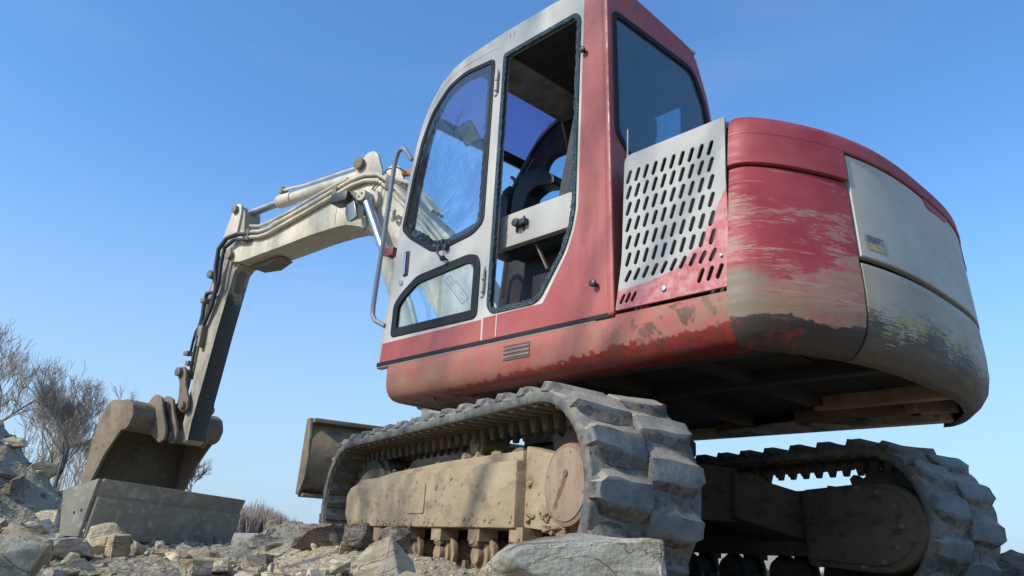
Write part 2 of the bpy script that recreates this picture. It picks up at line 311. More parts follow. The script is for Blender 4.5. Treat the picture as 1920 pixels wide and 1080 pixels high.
def rockmat(name, a, b, c3, sc=1.0):
    t = NT(name, 0.9, spec=0.25); oi = t.n("ShaderNodeObjectInfo")
    vec = t.n("ShaderNodeVectorMath", operation='ADD'); t.L(t.co, vec.inputs[0]); t.L(oi.outputs["Location"], vec.inputs[1]); v = vec.outputs[0]
    n1 = t.noise(6 * sc, 6, 0.62, v); n2 = t.noise(70 * sc, 6, 0.7, v); n3 = t.noise(9 * sc, 6, 0.6, t.map(v, (1, 1, 3.5), (0.25, 0.15, 0)))
    c = t.mix(t.ramp(n1, [(0.38, 0), (0.62, 1)]), a, b)
    c = t.mix(t.ramp(n3, [(0.50, 0), (0.62, 0.85)]), c, c3)
    c = t.mix(t.math('MULTIPLY', t.ramp(n2, [(0.56, 0), (0.70, 1)]), 0.5), c, tuple(x * 0.42 for x in a))
    cr = t.ramp(t.noise(3.5 * sc, 5, 0.6, t.map(v, (1, 1, 3.2), (0.35, 0.25, 0)), 1.2), [(0.485, 1), (0.499, 0), (0.501, 0), (0.515, 1)])
    c = t.mix(t.math('MULTIPLY', t.math('SUBTRACT', 1.0, cr), t.ramp(n1, [(0.45, 0), (0.6, 0.7)])), c, tuple(x * 0.3 for x in a))
    t.color(c); t.bump(t.math('ADD', t.math('ADD', n2, t.math('MULTIPLY', n3, 1.8)), t.math('MULTIPLY', cr, 0.8)), 0.8, 0.010); M[name] = t.m
rockmat("stone_grey", (0.47, 0.375, 0.24), (0.35, 0.275, 0.175), (0.52, 0.465, 0.36))
rockmat("stone_pale", (0.62, 0.54, 0.39), (0.50, 0.42, 0.295), (0.27, 0.185, 0.095))
rockmat("stone_tan", (0.36, 0.265, 0.145), (0.28, 0.205, 0.12), (0.44, 0.38, 0.28))
rockmat("clod", (0.17, 0.14, 0.105), (0.22, 0.18, 0.135), (0.12, 0.10, 0.08), 1.4)
def groundmat():
    t = NT("ground_rubble", 0.95, spec=0.2); n1 = t.noise(1.3, 6, 0.6); n2 = t.noise(24, 8, 0.72); v = t.vor(26); v2 = t.vor(70)
    c = t.mix(t.ramp(n1, [(0.38, 0), (0.62, 1)]), (0.41, 0.335, 0.225), (0.31, 0.25, 0.165))
    c = t.mix(t.ramp(n2, [(0.45, 0), (0.65, 0.8)]), c, (0.48, 0.405, 0.29))
    c = t.mix(t.math('MULTIPLY', t.ramp(v2, [(0.3, 0), (0.65, 1)]), 0.4), c, (0.13, 0.115, 0.09))
    h = t.math('ADD', t.math('MULTIPLY', n2, 1.0), t.math('ADD', t.math('MULTIPLY', v, -0.7), t.math('MULTIPLY', v2, -0.35)))
    # distant field: brown-green winter grass
    x = t.xyz(); d = t.sm(t.math('POWER', t.math('ADD', t.math('MULTIPLY', x[0], x[0]), t.math('MULTIPLY', x[1], x[1])), 0.5), 16, 40)
    c = t.mix(d, c, (0.33, 0.29, 0.22)); t.color(c); t.bump(h, 0.9, 0.02); M["ground_rubble"] = t.m
groundmat()
def bark(name, a, b):
    t = NT(name, 0.9, spec=0.15); n = t.noise(14, 4); t.color(t.mix(n, a, b)); M[name] = t.m
bark("bark", (0.10, 0.085, 0.07), (0.17, 0.145, 0.12)); bark("twig", (0.24, 0.20, 0.16), (0.32, 0.27, 0.215))
bark("far_wood", (0.23, 0.185, 0.155), (0.29, 0.24, 0.21))

# ------------------------------------------------------------------ object helpers
HYAW = 13.3875; BYAW = HYAW + 12.0
hx = Vector((math.cos(rad(HYAW)), math.sin(rad(HYAW)), 0)); hn = Vector((-hx.y, hx.x, 0))
bq = hx * 1.1
FR = {'T': Matrix.Identity(4), 'H': Matrix.Rotation(rad(HYAW), 4, 'Z'), 'B': Matrix.Translation(bq) @ Matrix.Rotation(rad(BYAW), 4, 'Z')}
# boom frame: x along the boom, y to its left (towards the cab side), z up

def smooth(me, ang=38):
    me.polygons.foreach_set("use_smooth", [True] * len(me.polygons))
    try: me.set_sharp_from_angle(angle=rad(ang))
    except Exception: pass
    return me
def mesh_from(verts, faces, ang=38, sm=True):
    me = bpy.data.meshes.new("m"); me.from_pydata([tuple(v) for v in verts], [], faces); me.update()
    if sm: smooth(me, ang)
    return me
class MB:
    def __init__(s): s.v = []; s.f = []
    def add(s, v, f):
        k = len(s.v); s.v += [tuple(x) for x in v]; s.f += [tuple(i + k for i in q) for q in f]; return s
    def box(s, x0, x1, y0, y1, z0, z1, mtx=None):
        v = [Vector((x, y, z)) for x in (x0, x1) for y in (y0, y1) for z in (z0, z1)]
        if mtx: v = [mtx @ q for q in v]
        return s.add(v, [(0, 1, 3, 2), (4, 6, 7, 5), (0, 4, 5, 1), (2, 3, 7, 6), (0, 2, 6, 4), (1, 5, 7, 3)])
    def prism(s, pts, y0, y1):        # outline in x,z; extruded in y
        n = len(pts); v = [(x, y0, z) for x, z in pts] + [(x, y1, z) for x, z in pts]
        a = sum(pts[i][0] * pts[(i + 1) % n][1] - pts[(i + 1) % n][0] * pts[i][1] for i in range(n))
        f = [tuple(range(n)), tuple(reversed(range(n, 2 * n)))] + [(i, i + n, (i + 1) % n + n, (i + 1) % n) for i in range(n)]
        if a * (y1 - y0) < 0: f = [tuple(reversed(q)) for q in f]
        return s.add(v, f)
    def tube(s, path, r, n=10, cap=True):
        P = [Vector(p) for p in path]; m = len(P); rr = r if hasattr(r, "__len__") else [r] * m
        v = []; f = []; up = None
        for i in range(m):
            d = (P[min(i + 1, m - 1)] - P[max(i - 1, 0)]).normalized()
            if up is None: up = Vector((0, 0, 1)) if abs(d.z) < 0.9 else Vector((1, 0, 0))
            a = d.cross(up).normalized(); b = a.cross(d).normalized(); up = b
            for k in range(n):
                t = 2 * math.pi * k / n; v.append(P[i] + (a * math.cos(t) + b * math.sin(t)) * rr[i])
        for i in range(m - 1):
            for k in range(n): f.append((i * n + k, i * n + (k + 1) % n, (i + 1) * n + (k + 1) % n, (i + 1) * n + k))
        if cap: f.append(tuple(reversed(range(n)))); f.append(tuple(range((m - 1) * n, m * n)))
        f = [tuple(reversed(q)) for q in f]
        return s.add(v, f)
    def cyl(s, a, b, r, n=24): return s.tube([a, b], r, n)
    def build(s, name, mat, parent=None, frame='T', bevel=0.0, seg=2, ang=38, local=None, kind=None, flat=False):
        me = bpy.data.meshes.new(name); me.from_pydata(s.v, [], s.f)
        bm = bmesh.new(); bm.from_mesh(me)
        if bevel:
            ed = [e for e in bm.edges if e.is_manifold and e.calc_face_angle(0) > rad(28)]
            bmesh.ops.bevel(bm, geom=ed, offset=bevel, segments=seg, profile=0.6, affect='EDGES', clamp_overlap=True)
        bmesh.ops.recalc_face_normals(bm, faces=bm.faces)
        bm.to_mesh(me); bm.free()
        if not flat: smooth(me, ang)
        return put(name, me, mat, parent, frame, local, kind)
def put(name, me, mat, parent=None, frame='T', local=None, kind=None, label=None):
    o = bpy.data.objects.new(name, me); COL.objects.link(o)
    if mat is not None and not me.materials: me.materials.append(M[mat] if isinstance(mat, str) else mat)
    if parent is not None:
        o.parent = parent
        o.matrix_local = (local or Matrix.Identity(4)) if frame is None else FR[frame] @ (local or Matrix.Identity(4))
    elif frame: o.matrix_world = FR[frame] @ (local or Matrix.Identity(4))
    if kind: o["kind"] = kind
    if label: o["label"] = label
    return o
def tag(o, label, cat, group=None):
    o["label"] = label; o["category"] = cat
    if group: o["group"] = group
    return o
def rpoly(pts, r=0.0, n=4):
    if isinstance(r, (int, float)): r = [r] * len(pts)
    out = []; N = len(pts)
    for i in range(N):
        p = Vector(pts[i]); a = Vector(pts[i - 1]) - p; b = Vector(pts[(i + 1) % N]) - p
        if r[i] <= 0: out.append(tuple(p)); continue
        k = min(r[i], a.length * 0.45, b.length * 0.45); A = p + a.normalized() * k; B = p + b.normalized() * k
        for j in range(n + 1):
            t = j / n; q = A * (1 - t) ** 2 + p * 2 * t * (1 - t) + B * t * t; out.append(tuple(q))
    return out
def panel_mesh(outer, holes, thick, bevel=0.0, plane='v', at=0.0, shear=None):
    cu = bpy.data.curves.new("c", 'CURVE'); cu.dimensions = '2D'; cu.fill_mode = 'BOTH'; cu.extrude = thick / 2 - bevel; cu.bevel_depth = bevel; cu.bevel_resolution = 1
    for poly in [outer] + list(holes):
        sp = cu.splines.new('POLY'); sp.points.add(len(poly) - 1)
        for k, q in enumerate(poly): sp.points[k].co = (q[0], q[1], 0, 1)
        sp.use_cyclic_u = True
    ob = bpy.data.objects.new("c", cu); me = bpy.data.meshes.new_from_object(ob)
    bpy.data.objects.remove(ob); bpy.data.curves.remove(cu)
    for v in me.vertices:
        x, y, z = v.co
        if plane == 'v': v.co = (x, at - thick / 2 - z, y)     # outer face on plane y = at
        else: v.co = (at + thick / 2 + z, x, y)                # rear face on plane x = at
        if shear: v.co.x += shear(v.co.z)
    bm = bmesh.new(); bm.from_mesh(me); bmesh.ops.recalc_face_normals(bm, faces=bm.faces); bm.to_mesh(me); bm.free()
    me.materials.clear(); smooth(me, 35); return me
def ring(poly, t):           # inset a polygon by t (towards its centre line normals)
    N = len(poly); out = []
    a = sum(poly[i][0] * poly[(i + 1) % N][1] - poly[(i + 1) % N][0] * poly[i][1] for i in range(N)); sg = 1 if a > 0 else -1
    for i in range(N):
        p0, p, p1 = Vector(poly[i - 1]), Vector(poly[i]), Vector(poly[(i + 1) % N])
        e0 = (p - p0).normalized(); e1 = (p1 - p).normalized(); n0 = Vector((-e0.y, e0.x)); n1 = Vector((-e1.y, e1.x))
        m = (n0 + n1); m = m / max(0.35, m.length_squared / 2); out.append(tuple(p + m * t * sg))
    return out
rng = np.random.default_rng(7)
def empty(name, loc=(0, 0, 0)):
    o = bpy.data.objects.new(name, None); COL.objects.link(o); o.location = loc; o.empty_display_size = 0.2; return o

# ------------------------------------------------------------------ terrain
def vnoise(x, y, seed=0):
    xi = np.floor(x).astype(np.int64); yi = np.floor(y).astype(np.int64); xf = x - xi; yf = y - yi
    def h(a, b):
        n = (a * 374761393 + b * 668265263 + seed * 974711) & 0x7fffffff; n = ((n ^ (n >> 13)) * 1274126177) & 0x7fffffff
        return ((n ^ (n >> 16)) & 0xffff) / 65535.0
    u = xf * xf * (3 - 2 * xf); v = yf * yf * (3 - 2 * yf)
    return (h(xi, yi) * (1 - u) + h(xi + 1, yi) * u) * (1 - v) + (h(xi, yi + 1) * (1 - u) + h(xi + 1, yi + 1) * u) * v
def fbm(x, y, f, o=5, seed=0, g=0.55):
    s = 0; a = 1; t = 0
    for k in range(o): s = s + a * vnoise(x * f, y * f, seed + k * 17); t += a; a *= g; f *= 2.03
    return s / t
F2 = np.array([CF.x, CF.y]); F2 /= np.linalg.norm(F2); R2 = np.array([F2[1], -F2[0]])
def sstep(x, a, b): t = np.clip((x - a) / (b - a), 0, 1); return t * t * (3 - 2 * t)
def height(x, y, rough=True):
    x = np.asarray(x, float); y = np.asarray(y, float)
    dx = x - CP.x; dy = y - CP.y; d = np.hypot(dx, dy); X = dx * R2[0] + dy * R2[1]; D = dx * F2[0] + dy * F2[1]
    z = -0.035 + 0.0195 * np.minimum(d, 6.0)
    under = sstep(np.maximum(np.abs(y) - 1.0, np.abs(x) - 1.35), 0.45, 0.0); z = z * (1 - under) + 0.035 * under
    g = lambda cx, cy, s, a: a * np.exp(-((x - cx) ** 2 + (y - cy) ** 2) / (2 * s * s))
    z = z + 0.10 * np.exp(-((y - 1.38) / 0.20) ** 2) * sstep(x, -1.5, -0.8) * sstep(x, 1.25, 0.8)
    z = z + g(1.30, 1.28, 0.14, 0.10) + g(0.75, 1.33, 0.25, 0.075) + g(-1.9, -1.5, 0.8, 0.02) 
    z = z + 0.034 * np.clip(-y - 2.2, 0, 24) * sstep(D, 2, 5)
    z = z + g(0.6, -4.4, 0.9, 0.10)
    Xn = np.where(D > 8.8, X / np.maximum(D, 0.1) * 8.8, X)
    hill = np.clip(1.17 + (-5.62 - Xn) * 0.82, 0, 2.6) - np.clip(8.6 - D, 0, 9) * 0.62 - np.clip(D - 10.5, 0, 9) * 0.5
    hill = np.maximum(hill, 0)
    z = z + hill * sstep(D, 2.5, 5)
    if rough:
        near = 1 - sstep(d, 12, 20)
        z = z + near * (0.05 * (fbm(x, y, 1.6, 3, 3) - 0.5) + 0.045 * (fbm(x, y, 7, 4, 9) - 0.5) + 0.016 * (fbm(x, y, 31, 3, 21) - 0.5)) * np.clip(d / 3, 0.25, 1)
        r_ = 1 - np.abs(2 * fbm(x + 0.4 * y, y * 2.2, 1.7, 4, 40) - 1)
        z = z + np.clip(hill, 0, 1) * (r_ - 0.6) * 0.20
        z = z + (1 - near) * 0.3 * (fbm(x, y, 0.05, 3, 5) - 0.5) * np.clip((d - 20) / 60, 0, 1)
    return z
AZ0 = math.degrees(math.atan2(CF.y, CF.x))
az = np.concatenate([np.linspace(-180, -44, 46)[:-1], np.linspace(-44, 44, 640), np.linspace(44, 180, 46)[1:-1]])
rr_ = np.concatenate([[0.0], np.geomspace(0.5, 18, 230), np.geomspace(18.5, 1600, 60)])
A_, Rr = np.meshgrid(np.radians(az + AZ0), rr_)
gx = CP.x + Rr * np.cos(A_); gy = CP.y + Rr * np.sin(A_); gz = height(gx, gy)
nr, na = gx.shape
me = bpy.data.meshes.new("ground")
idx = np.arange(nr * na).reshape(nr, na); a = idx[:-1]; b = idx[1:]
a2 = np.roll(a, -1, 1); b2 = np.roll(b, -1, 1)
quads = np.stack([a, b, b2, a2], -1).reshape(-1, 4)
me.vertices.add(nr * na); me.vertices.foreach_set("co", np.stack([gx, gy, gz], -1).reshape(-1).astype(np.float32))
me.loops.add(len(quads) * 4); me.loops.foreach_set("vertex_index", quads.reshape(-1).astype(np.int32))
me.polygons.add(len(quads)); me.polygons.foreach_set("loop_start", (np.arange(len(quads)) * 4).astype(np.int32))
me.update(calc_edges=True); me.validate(); me.polygons.foreach_set("use_smooth", [True] * len(me.polygons))
ground = put("ground", me, "ground_rubble", kind="structure")

# ------------------------------------------------------------------ stones
def hull(seed, n=16, size=(1, 1, 0.7), sub=0, rough=0.0, pw=3):
    r = random.Random(seed); bm = bmesh.new()
    for _ in range(n):
        while True:
            p = Vector((r.uniform(-1, 1), r.uniform(-1, 1), r.uniform(-1, 1)))
            k = (abs(p.x) ** pw + abs(p.y) ** pw + abs(p.z) ** pw) ** (1 / pw)
            if k > 0.05: break
        p = p / k * r.uniform(0.82, 1.0)
        bm.verts.new((p.x * size[0] / 2, p.y * size[1] / 2, p.z * size[2] / 2))
    res = bmesh.ops.convex_hull(bm, input=bm.verts)
    bmesh.ops.delete(bm, geom=[v for v in bm.verts if not v.link_faces], context='VERTS')
    bmesh.ops.dissolve_limit(bm, angle_limit=rad(9), verts=bm.verts, edges=bm.edges)
    if sub:
        bmesh.ops.bevel(bm, geom=list(bm.edges), offset=min(size) * (0.035 if pw < 6 else 0.014), segments=1, affect='EDGES')
        bmesh.ops.triangulate(bm, faces=bm.faces)
        bmesh.ops.subdivide_edges(bm, edges=bm.edges, cuts=sub, use_grid_fill=True)
        co = np.array([v.co[:] for v in bm.verts]); nn = np.array([v.normal[:] for v in bm.verts]) if False else None
        bm.normal_update()
        s = max(size); q = co / s * 5 + seed * 3.1
        k = fbm(q[:, 0] + q[:, 2] * 0.7, q[:, 1] - q[:, 2] * 1.3, 1.0, 5, seed) - 0.5
        k2 = fbm(q[:, 0] * 1.0, q[:, 2] * 4 + q[:, 1] * 0.3, 1.2, 4, seed + 5) - 0.5
        for v, a_, b_ in zip(bm.verts, k, k2): v.co += v.normal * (a_ * 1.0 + b_ * 0.7) * rough * s
    me = bpy.data.meshes.new("stone"); bm.to_mesh(me); bm.free(); return me
# ------------------------------------------------------------------ excavator
ex = empty("excavator", (0, 0, 0))
tag(ex, "worn red and white tracked excavator with broken cab windows standing on rubble", "excavator")

# ---- rubber tracks
RAD, CXF, CXR, W = 0.345, 0.955, -1.005, 0.45
STR = CXF - CXR; PER = 2 * STR + 2 * math.pi * RAD
def loop(t):                # t along the belt from the front top, backwards along the top
    t = t % PER
    if t < STR: return CXF - t, 2 * RAD, 0.0, 1.0
    t -= STR
    if t < math.pi * RAD: a = t / RAD; return CXR - RAD * math.sin(a), RAD + RAD * math.cos(a), -math.sin(a), math.cos(a)
    t -= math.pi * RAD
    if t < STR: return CXR + t, 0.0, 0.0, -1.0
    a = (t - STR) / RAD; return CXF + RAD * math.sin(a), RAD - RAD * math.cos(a), math.sin(a), -math.cos(a)
def placem(t, yc, off, flip=False):
    x, z, nx, nz = loop(t); n = Vector((nx, 0, nz)); tx = Vector((-nz, 0, nx)); yv = n.cross(tx)
    if flip: tx = -tx; yv = -yv
    return Matrix(((tx.x, yv.x, n.x, x + n.x * off), (tx.y, yv.y, n.y, yc), (tx.z, yv.z, n.z, z + n.z * off), (0, 0, 0, 1)))
def lug_mesh(seed):
    r = random.Random(seed)
    # tapered block, its outer end sloping down to the belt edge; a dished leading face
    xs = [(-0.082, -0.003), (-0.072, 0.001), (-0.046, 0.021), (-0.034, 0.0285), (0.0, 0.0275), (0.032, 0.0295), (0.042, 0.025), (0.062, 0.003), (0.070, -0.003)]
    ys = [(-0.1175, 0.90, 0.30), (-0.114, 0.94, 0.75), (-0.104, 0.97, 0.95), (-0.03, 1.02, 1.0), (0.03, 1.02, 1.12), (0.072, 0.92, 1.25), (0.088, 0.76, 1.22), (0.093, 0.72, 1.1), (0.108, 0.70, 0.02)]
    v = []; f = []
    for j, (y, kx, kz) in enumerate(ys):
        for (x, z) in xs:
            sk = 0.10 * (y) + 0.012 * math.sin(y * 30)
            v.append((x * kx + sk * 0.4 + r.uniform(-.002, .002), y + r.uniform(-.002, .002) + (0.012 if abs(x) < 0.035 and j > 4 else 0), z * kz - 0.006 + r.uniform(-.0015, .0015)))
    m = len(xs)
    for j in range(len(ys) - 1):
        for i in range(m - 1): f.append((j * m + i, j * m + i + 1, (j + 1) * m + i + 1, (j + 1) * m + i))
    f.append(tuple(range(m))[::-1]); f.append(tuple(range((len(ys) - 1) * m, len(ys) * m)))
    me = mesh_from(v, f, 50); bm = bmesh.new(); bm.from_mesh(me); bmesh.ops.recalc_face_normals(bm, faces=bm.faces); bm.to_mesh(me); bm.free()
    me.materials.append(M["lug_rubber"]); smooth(me, 24); return me
lug_meshes = [lug_mesh(k) for k in range(5)]
rb = MB(); rb.prism([(-0.020, 0.002), (-0.013, -0.010), (0.013, -0.010), (0.020, 0.002)], -0.210, 0.210)
rib_me = rb.build("tmp", "rib_rubber", None, 'T').data; bpy.data.objects.remove(bpy.data.objects["tmp"])
gb = MB(); gb.prism([(-0.026, 0.0), (-0.012, -0.055), (0.012, -0.055), (0.026, 0.0)], -0.014, 0.014)
gb.v = [(x, y * (1 if z > -0.02 else 0.6), z) for x, y, z in gb.v]
tooth_me = gb.build("tmp", "rib_rubber", None, 'T').data; bpy.data.objects.remove(bpy.data.objects["tmp"])
NL = 37; PITCH = PER / NL
def clump(c, size, seed, flat=0.6, amp=0.16, cuts=2):
    me = hull(seed, 14, (size, size * 0.9, size * flat), cuts, amp)
    return np.array([v.co[:] for v in me.vertices]) + np.array(c), [tuple(p.vertices) for p in me.polygons]
def make_track(side):
    y0 = side * 0.85; t_ = None
    NS = 220; sec = [(-W / 2, -0.040), (-W / 2, -0.006), (-W / 2 + 0.010, 0.0), (W / 2 - 0.010, 0.0), (W / 2, -0.006), (W / 2, -0.040), (W / 2 - 0.006, -0.044), (-W / 2 + 0.006, -0.044)]
    v = []; f = []
    for i in range(NS):
        t = PER * i / NS; x, z, nx, nz = loop(t); ph = t / PITCH * 2 * math.pi
        for k, (yy, o) in enumerate(sec):
            wv = 0.004 * math.sin(ph + (0 if yy > 0 else math.pi)) * (1 if abs(yy) > 0.2 else 0)
            v.append((x + nx * (o + (wv if o > -0.01 else 0)), y0 + yy + math.copysign(abs(wv) * 0.6, yy), z + nz * (o + (wv if o > -0.01 else 0))))
    m = len(sec)
    for i in range(NS):
        for k in range(m): f.append((i * m + k, i * m + (k + 1) % m, ((i + 1) % NS) * m + (k + 1) % m, ((i + 1) % NS) * m + k))
    mb = MB(); mb.add(v, f); belt = mb.build("rubber_track", "track_rubber", ex, 'T', ang=60)
    k = 0
    for i in range(NL):
        for col, (yc, ph, fl) in enumerate(((side * 0.962, 0.0, side < 0), (side * 0.738, 0.5, side > 0))):
            # near-edge end of each lug points outwards on both rows
            o = bpy.data.objects.new("tread_lug", lug_meshes[(i * 2 + col * 3) % 5]); COL.objects.link(o); o.parent = belt
            o.matrix_local = placem((i + ph + 0.28) * PITCH, yc, 0.0, (col == 0) == (side > 0))
    for i in range(NL * 2):
        t = (i + 0.5) * PITCH / 2
        o = bpy.data.objects.new("inner_rib", rib_me); COL.objects.link(o); o.parent = belt; o.matrix_local = placem(t, y0, -0.043)
    mb = MB()
    for i in range(NL * 2):
        for s in (-1, 1):
            mt = placem((i + 0.5) * PITCH / 2, y0 + s * 0.055, -0.048)
            mb.add([mt @ v.co for v in tooth_me.vertices], [tuple(p.vertices) for p in tooth_me.polygons])
    mb.build("guide_teeth", "rib_rubber", belt, None, kind="stuff")
    r = random.Random(5); mb = MB()
    for i in range(NL * 2):
        t = (i + 0.5) * PITCH / 2 + 0.01
        x, z, nx, nz = loop(t)
        if nx > -0.1: continue
        for a in (-1, 1):
            ln = r.uniform(0.012, 0.02); an = a * r.uniform(0.55, 0.95)
            mt = placem(t, y0 + r.uniform(-.006, .006), 0.0018) @ Matrix.Rotation(an, 4, 'Z')
            mb.add([mt @ Vector(q) for q in ((-ln, -.0022, 0), (0, -.0032, 0.0005), (ln, -.001, 0), (ln, .001, 0), (0, .0032, 0.0005), (-ln, .0015, 0))], [(0, 1, 2, 3, 4, 5)])
    mb.build("crack_mark", "mark_dark", belt, None, kind="stuff", flat=True)
    return belt
track_n = make_track(1); track_f = make_track(-1)
track_n["label"] = "rubber track nearest the camera"; track_f["label"] = "rubber track on the far side"

# ---- track frames
def make_frame(side):
    mat = "mud_box_dappled" if side > 0 else "far_frame_shaded"; sy = lambda a: side * a
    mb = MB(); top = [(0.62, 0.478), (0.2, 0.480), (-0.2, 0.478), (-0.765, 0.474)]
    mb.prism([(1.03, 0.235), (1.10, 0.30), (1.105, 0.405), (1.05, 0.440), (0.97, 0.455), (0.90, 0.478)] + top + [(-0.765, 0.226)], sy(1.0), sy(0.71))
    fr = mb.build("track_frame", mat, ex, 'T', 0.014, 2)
    # sloping shoulder on top of the box
    mb = MB(); mb.prism([(0.95, 0.47), (0.5, 0.50), (-0.1, 0.515), (-0.76, 0.512), (-0.76, 0.46), (0.95, 0.45)], sy(0.97), sy(0.75)); mb.build("frame_shoulder", mat, fr, None, 0.012)
    mb = MB(); mb.prism([(-0.755, 0.232), (-0.755, 0.53), (-0.93, 0.49), (-1.05, 0.47), (-1.07, 0.25), (-0.98, 0.215)], sy(0.955), sy(0.72)); mb.build("motor_bracket", mat, fr, None, 0.01)
    c = Vector((-1.167, sy(0), 0.362))
    mb = MB(); mb.cyl((c.x, sy(0.72), c.z), (c.x, sy(1.046), c.z), 0.135, 48); mc = mb.build("motor_housing", "disc_paint" if side > 0 else mat, fr, None, 0.012)
    mb = MB(); mb.cyl((c.x, sy(1.022), c.z), (c.x, sy(1.052), c.z), 0.119, 48); md = mb.build("motor_cover", "disc_face" if side > 0 else mat, fr, None, 0.008)
    mb = MB()
    for a in (15, 105, 195, 285):
        q = (c.x + 0.105 * math.cos(rad(a)), c.z + 0.105 * math.sin(rad(a))); mb = MB(); mb.cyl((q[0], sy(1.048), q[1]), (q[0], sy(1.0525), q[1]), 0.005, 8); mb.build("cover_bolt", "steel", fr, None)
    mb = MB(); mb.cyl((c.x - 0.005, sy(1.048), c.z + 0.035), (c.x - 0.005, sy(1.056), c.z + 0.035), 0.012, 12); mb.build("drain_plug", "steel", fr, None)
    if side > 0: mb = MB(); mb.box(-0.93, 0.92, 0.70, 0.72, 0.05, 0.30); mb.build("dark_gap_sheet", "underside_dark", fr, None)  # near-black sheet added so the gaps between the rollers read dark
    # sprocket, idler
    mb = MB(); n = 18; pts = []
    for k in range(n * 2):
        r_ = 0.300 if k % 2 else 0.255; a = math.pi * k / n; pts += [(c.x + 0.16 - 0.0 + r_ * math.cos(a - 0.05), RAD + r_ * math.sin(a - 0.05)), (c.x + 0.16 + r_ * math.cos(a + 0.05), RAD + r_ * math.sin(a + 0.05))]
    mb.prism(pts, sy(0.83), sy(0.87)); mb.build("sprocket", "mud_dark", fr, None)
    mb = MB(); mb.cyl((CXF, sy(0.80), RAD), (CXF, sy(0.90), RAD), 0.285, 40); mb.cyl((CXF, sy(0.78), RAD), (CXF, sy(0.92), RAD), 0.25, 40)
    mb.build("idler_wheel", "mud_dark", fr, None, 0.004)
    for k, x in enumerate((0.62, 0.27, -0.08, -0.43, -0.76)):
        mb = MB(); mb.cyl((x, sy(0.73), 0.125), (x, sy(0.95), 0.125), 0.062, 20); mb.cyl((x, sy(0.91), 0.125), (x, sy(0.935), 0.125), 0.084, 24); mb.cyl((x, sy(0.77), 0.125), (x, sy(0.79), 0.125), 0.084, 24)
        mb.cyl((x, sy(0.95), 0.125), (x, sy(0.975), 0.125), 0.035, 14)
        rl = mb.build("track_roller", "mud_tan" if side > 0 else "far_frame_shaded", fr, None, 0.003)
        mb = MB(); mb.box(x - 0.048, x + 0.048, *sorted((sy(0.90), sy(0.985))), 0.178, 0.231)
        v_, f_ = clump((x, sy(0.965), 0.175), 0.085, 60 + k, 0.7); mb.add(v_, f_)
        mb.build("roller_bracket", "mud_tan" if side > 0 else "far_frame_shaded", fr, None, 0.0)
    mb = MB(); mb.cyl((-0.22, sy(0.74), 0.582), (-0.22, sy(0.90), 0.582), 0.040, 20); mb.cyl((-0.22, sy(0.87), 0.582), (-0.22, sy(0.885), 0.582), 0.055, 20); mb.box(-0.245, -0.195, *sorted((sy(0.80), sy(0.84))), 0.5, 0.6)
    mb.build("carrier_roller", "mud_tan", fr, None)
    if side > 0:
        mb = MB(); mb.prism(rpoly([(0.225, 0.290), (0.03, 0.290), (0.03, 0.420), (0.225, 0.420)], 0.012), 1.006, 0.999); mb.build("cover_plate", mat, fr, None, 0.002)
        r = random.Random(9); mb = MB()
        for k in range(34):
            x = r.choice([r.uniform(-0.72, -0.2), r.uniform(-0.72, -0.40), r.uniform(0.0, 0.75)])
            s = r.uniform(0.02, 0.085) * (1 if x < -0.2 else 0.6)
            v_, f_ = clump((x, r.uniform(0.80, 0.965), 0.505 + s * 0.2), s, 100 + k, 0.75, 0.2, 2); mb.add(v_, f_)
        for k in range(16):
            s = r.uniform(0.015, 0.05); v_, f_ = clump((r.uniform(-0.78, -1.02), r.uniform(0.955, 0.95), r.uniform(0.25, 0.47)), s, 300 + k, 0.7, 0.2, 2); mb.add(v_, f_)
        for k in range(110):
            s = r.uniform(0.008, 0.030); low = r.random() < 0.6; x = r.uniform(-0.75, 1.0)
            v_, f_ = clump((0, 0, 0), s, 400 + k, 0.8, 0.2, 1); v_[:, 1] *= 0.35; v_ += np.array([x, 1.001 if x > -0.75 else 0.955, r.uniform(0.232, 0.27) if low else r.uniform(0.24, 0.46)]); mb.add(v_, f_)
        for k in range(8):
            s = r.uniform(0.03, 0.06); v_, f_ = clump((r.uniform(-0.98, -1.10), r.uniform(0.965, 1.0), r.uniform(0.205, 0.235)), s, 330 + k, 0.7, 0.2, 2); mb.add(v_, f_)
        mb.build("mud_clod", "mud_tan", fr, None, kind="stuff")
    else:
        # inner side of the far motor, seen from under the machine
        D = [(-0.72, 0.16), (-0.70, 0.50)] + [(-1.10 - 0.22 * math.sin(a), 0.33 + 0.19 * math.cos(a)) for a in np.linspace(0, math.pi, 12)]
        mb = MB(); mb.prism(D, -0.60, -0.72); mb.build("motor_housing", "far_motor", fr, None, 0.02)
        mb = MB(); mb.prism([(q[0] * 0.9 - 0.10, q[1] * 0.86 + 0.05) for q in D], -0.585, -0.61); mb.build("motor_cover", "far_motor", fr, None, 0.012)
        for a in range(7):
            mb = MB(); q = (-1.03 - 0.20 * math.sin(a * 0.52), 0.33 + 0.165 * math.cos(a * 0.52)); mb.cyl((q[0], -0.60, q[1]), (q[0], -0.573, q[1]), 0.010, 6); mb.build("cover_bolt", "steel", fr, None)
        mb = MB(); mb.prism([(0.9, 0.2), (0.9, 0.48), (-0.72, 0.48), (-0.72, 0.2)], -0.66, -0.72); mb.build("frame_plate", "far_frame_shaded", fr, None, 0.01)
    return fr
fn = make_frame(1); ff = make_frame(-1)
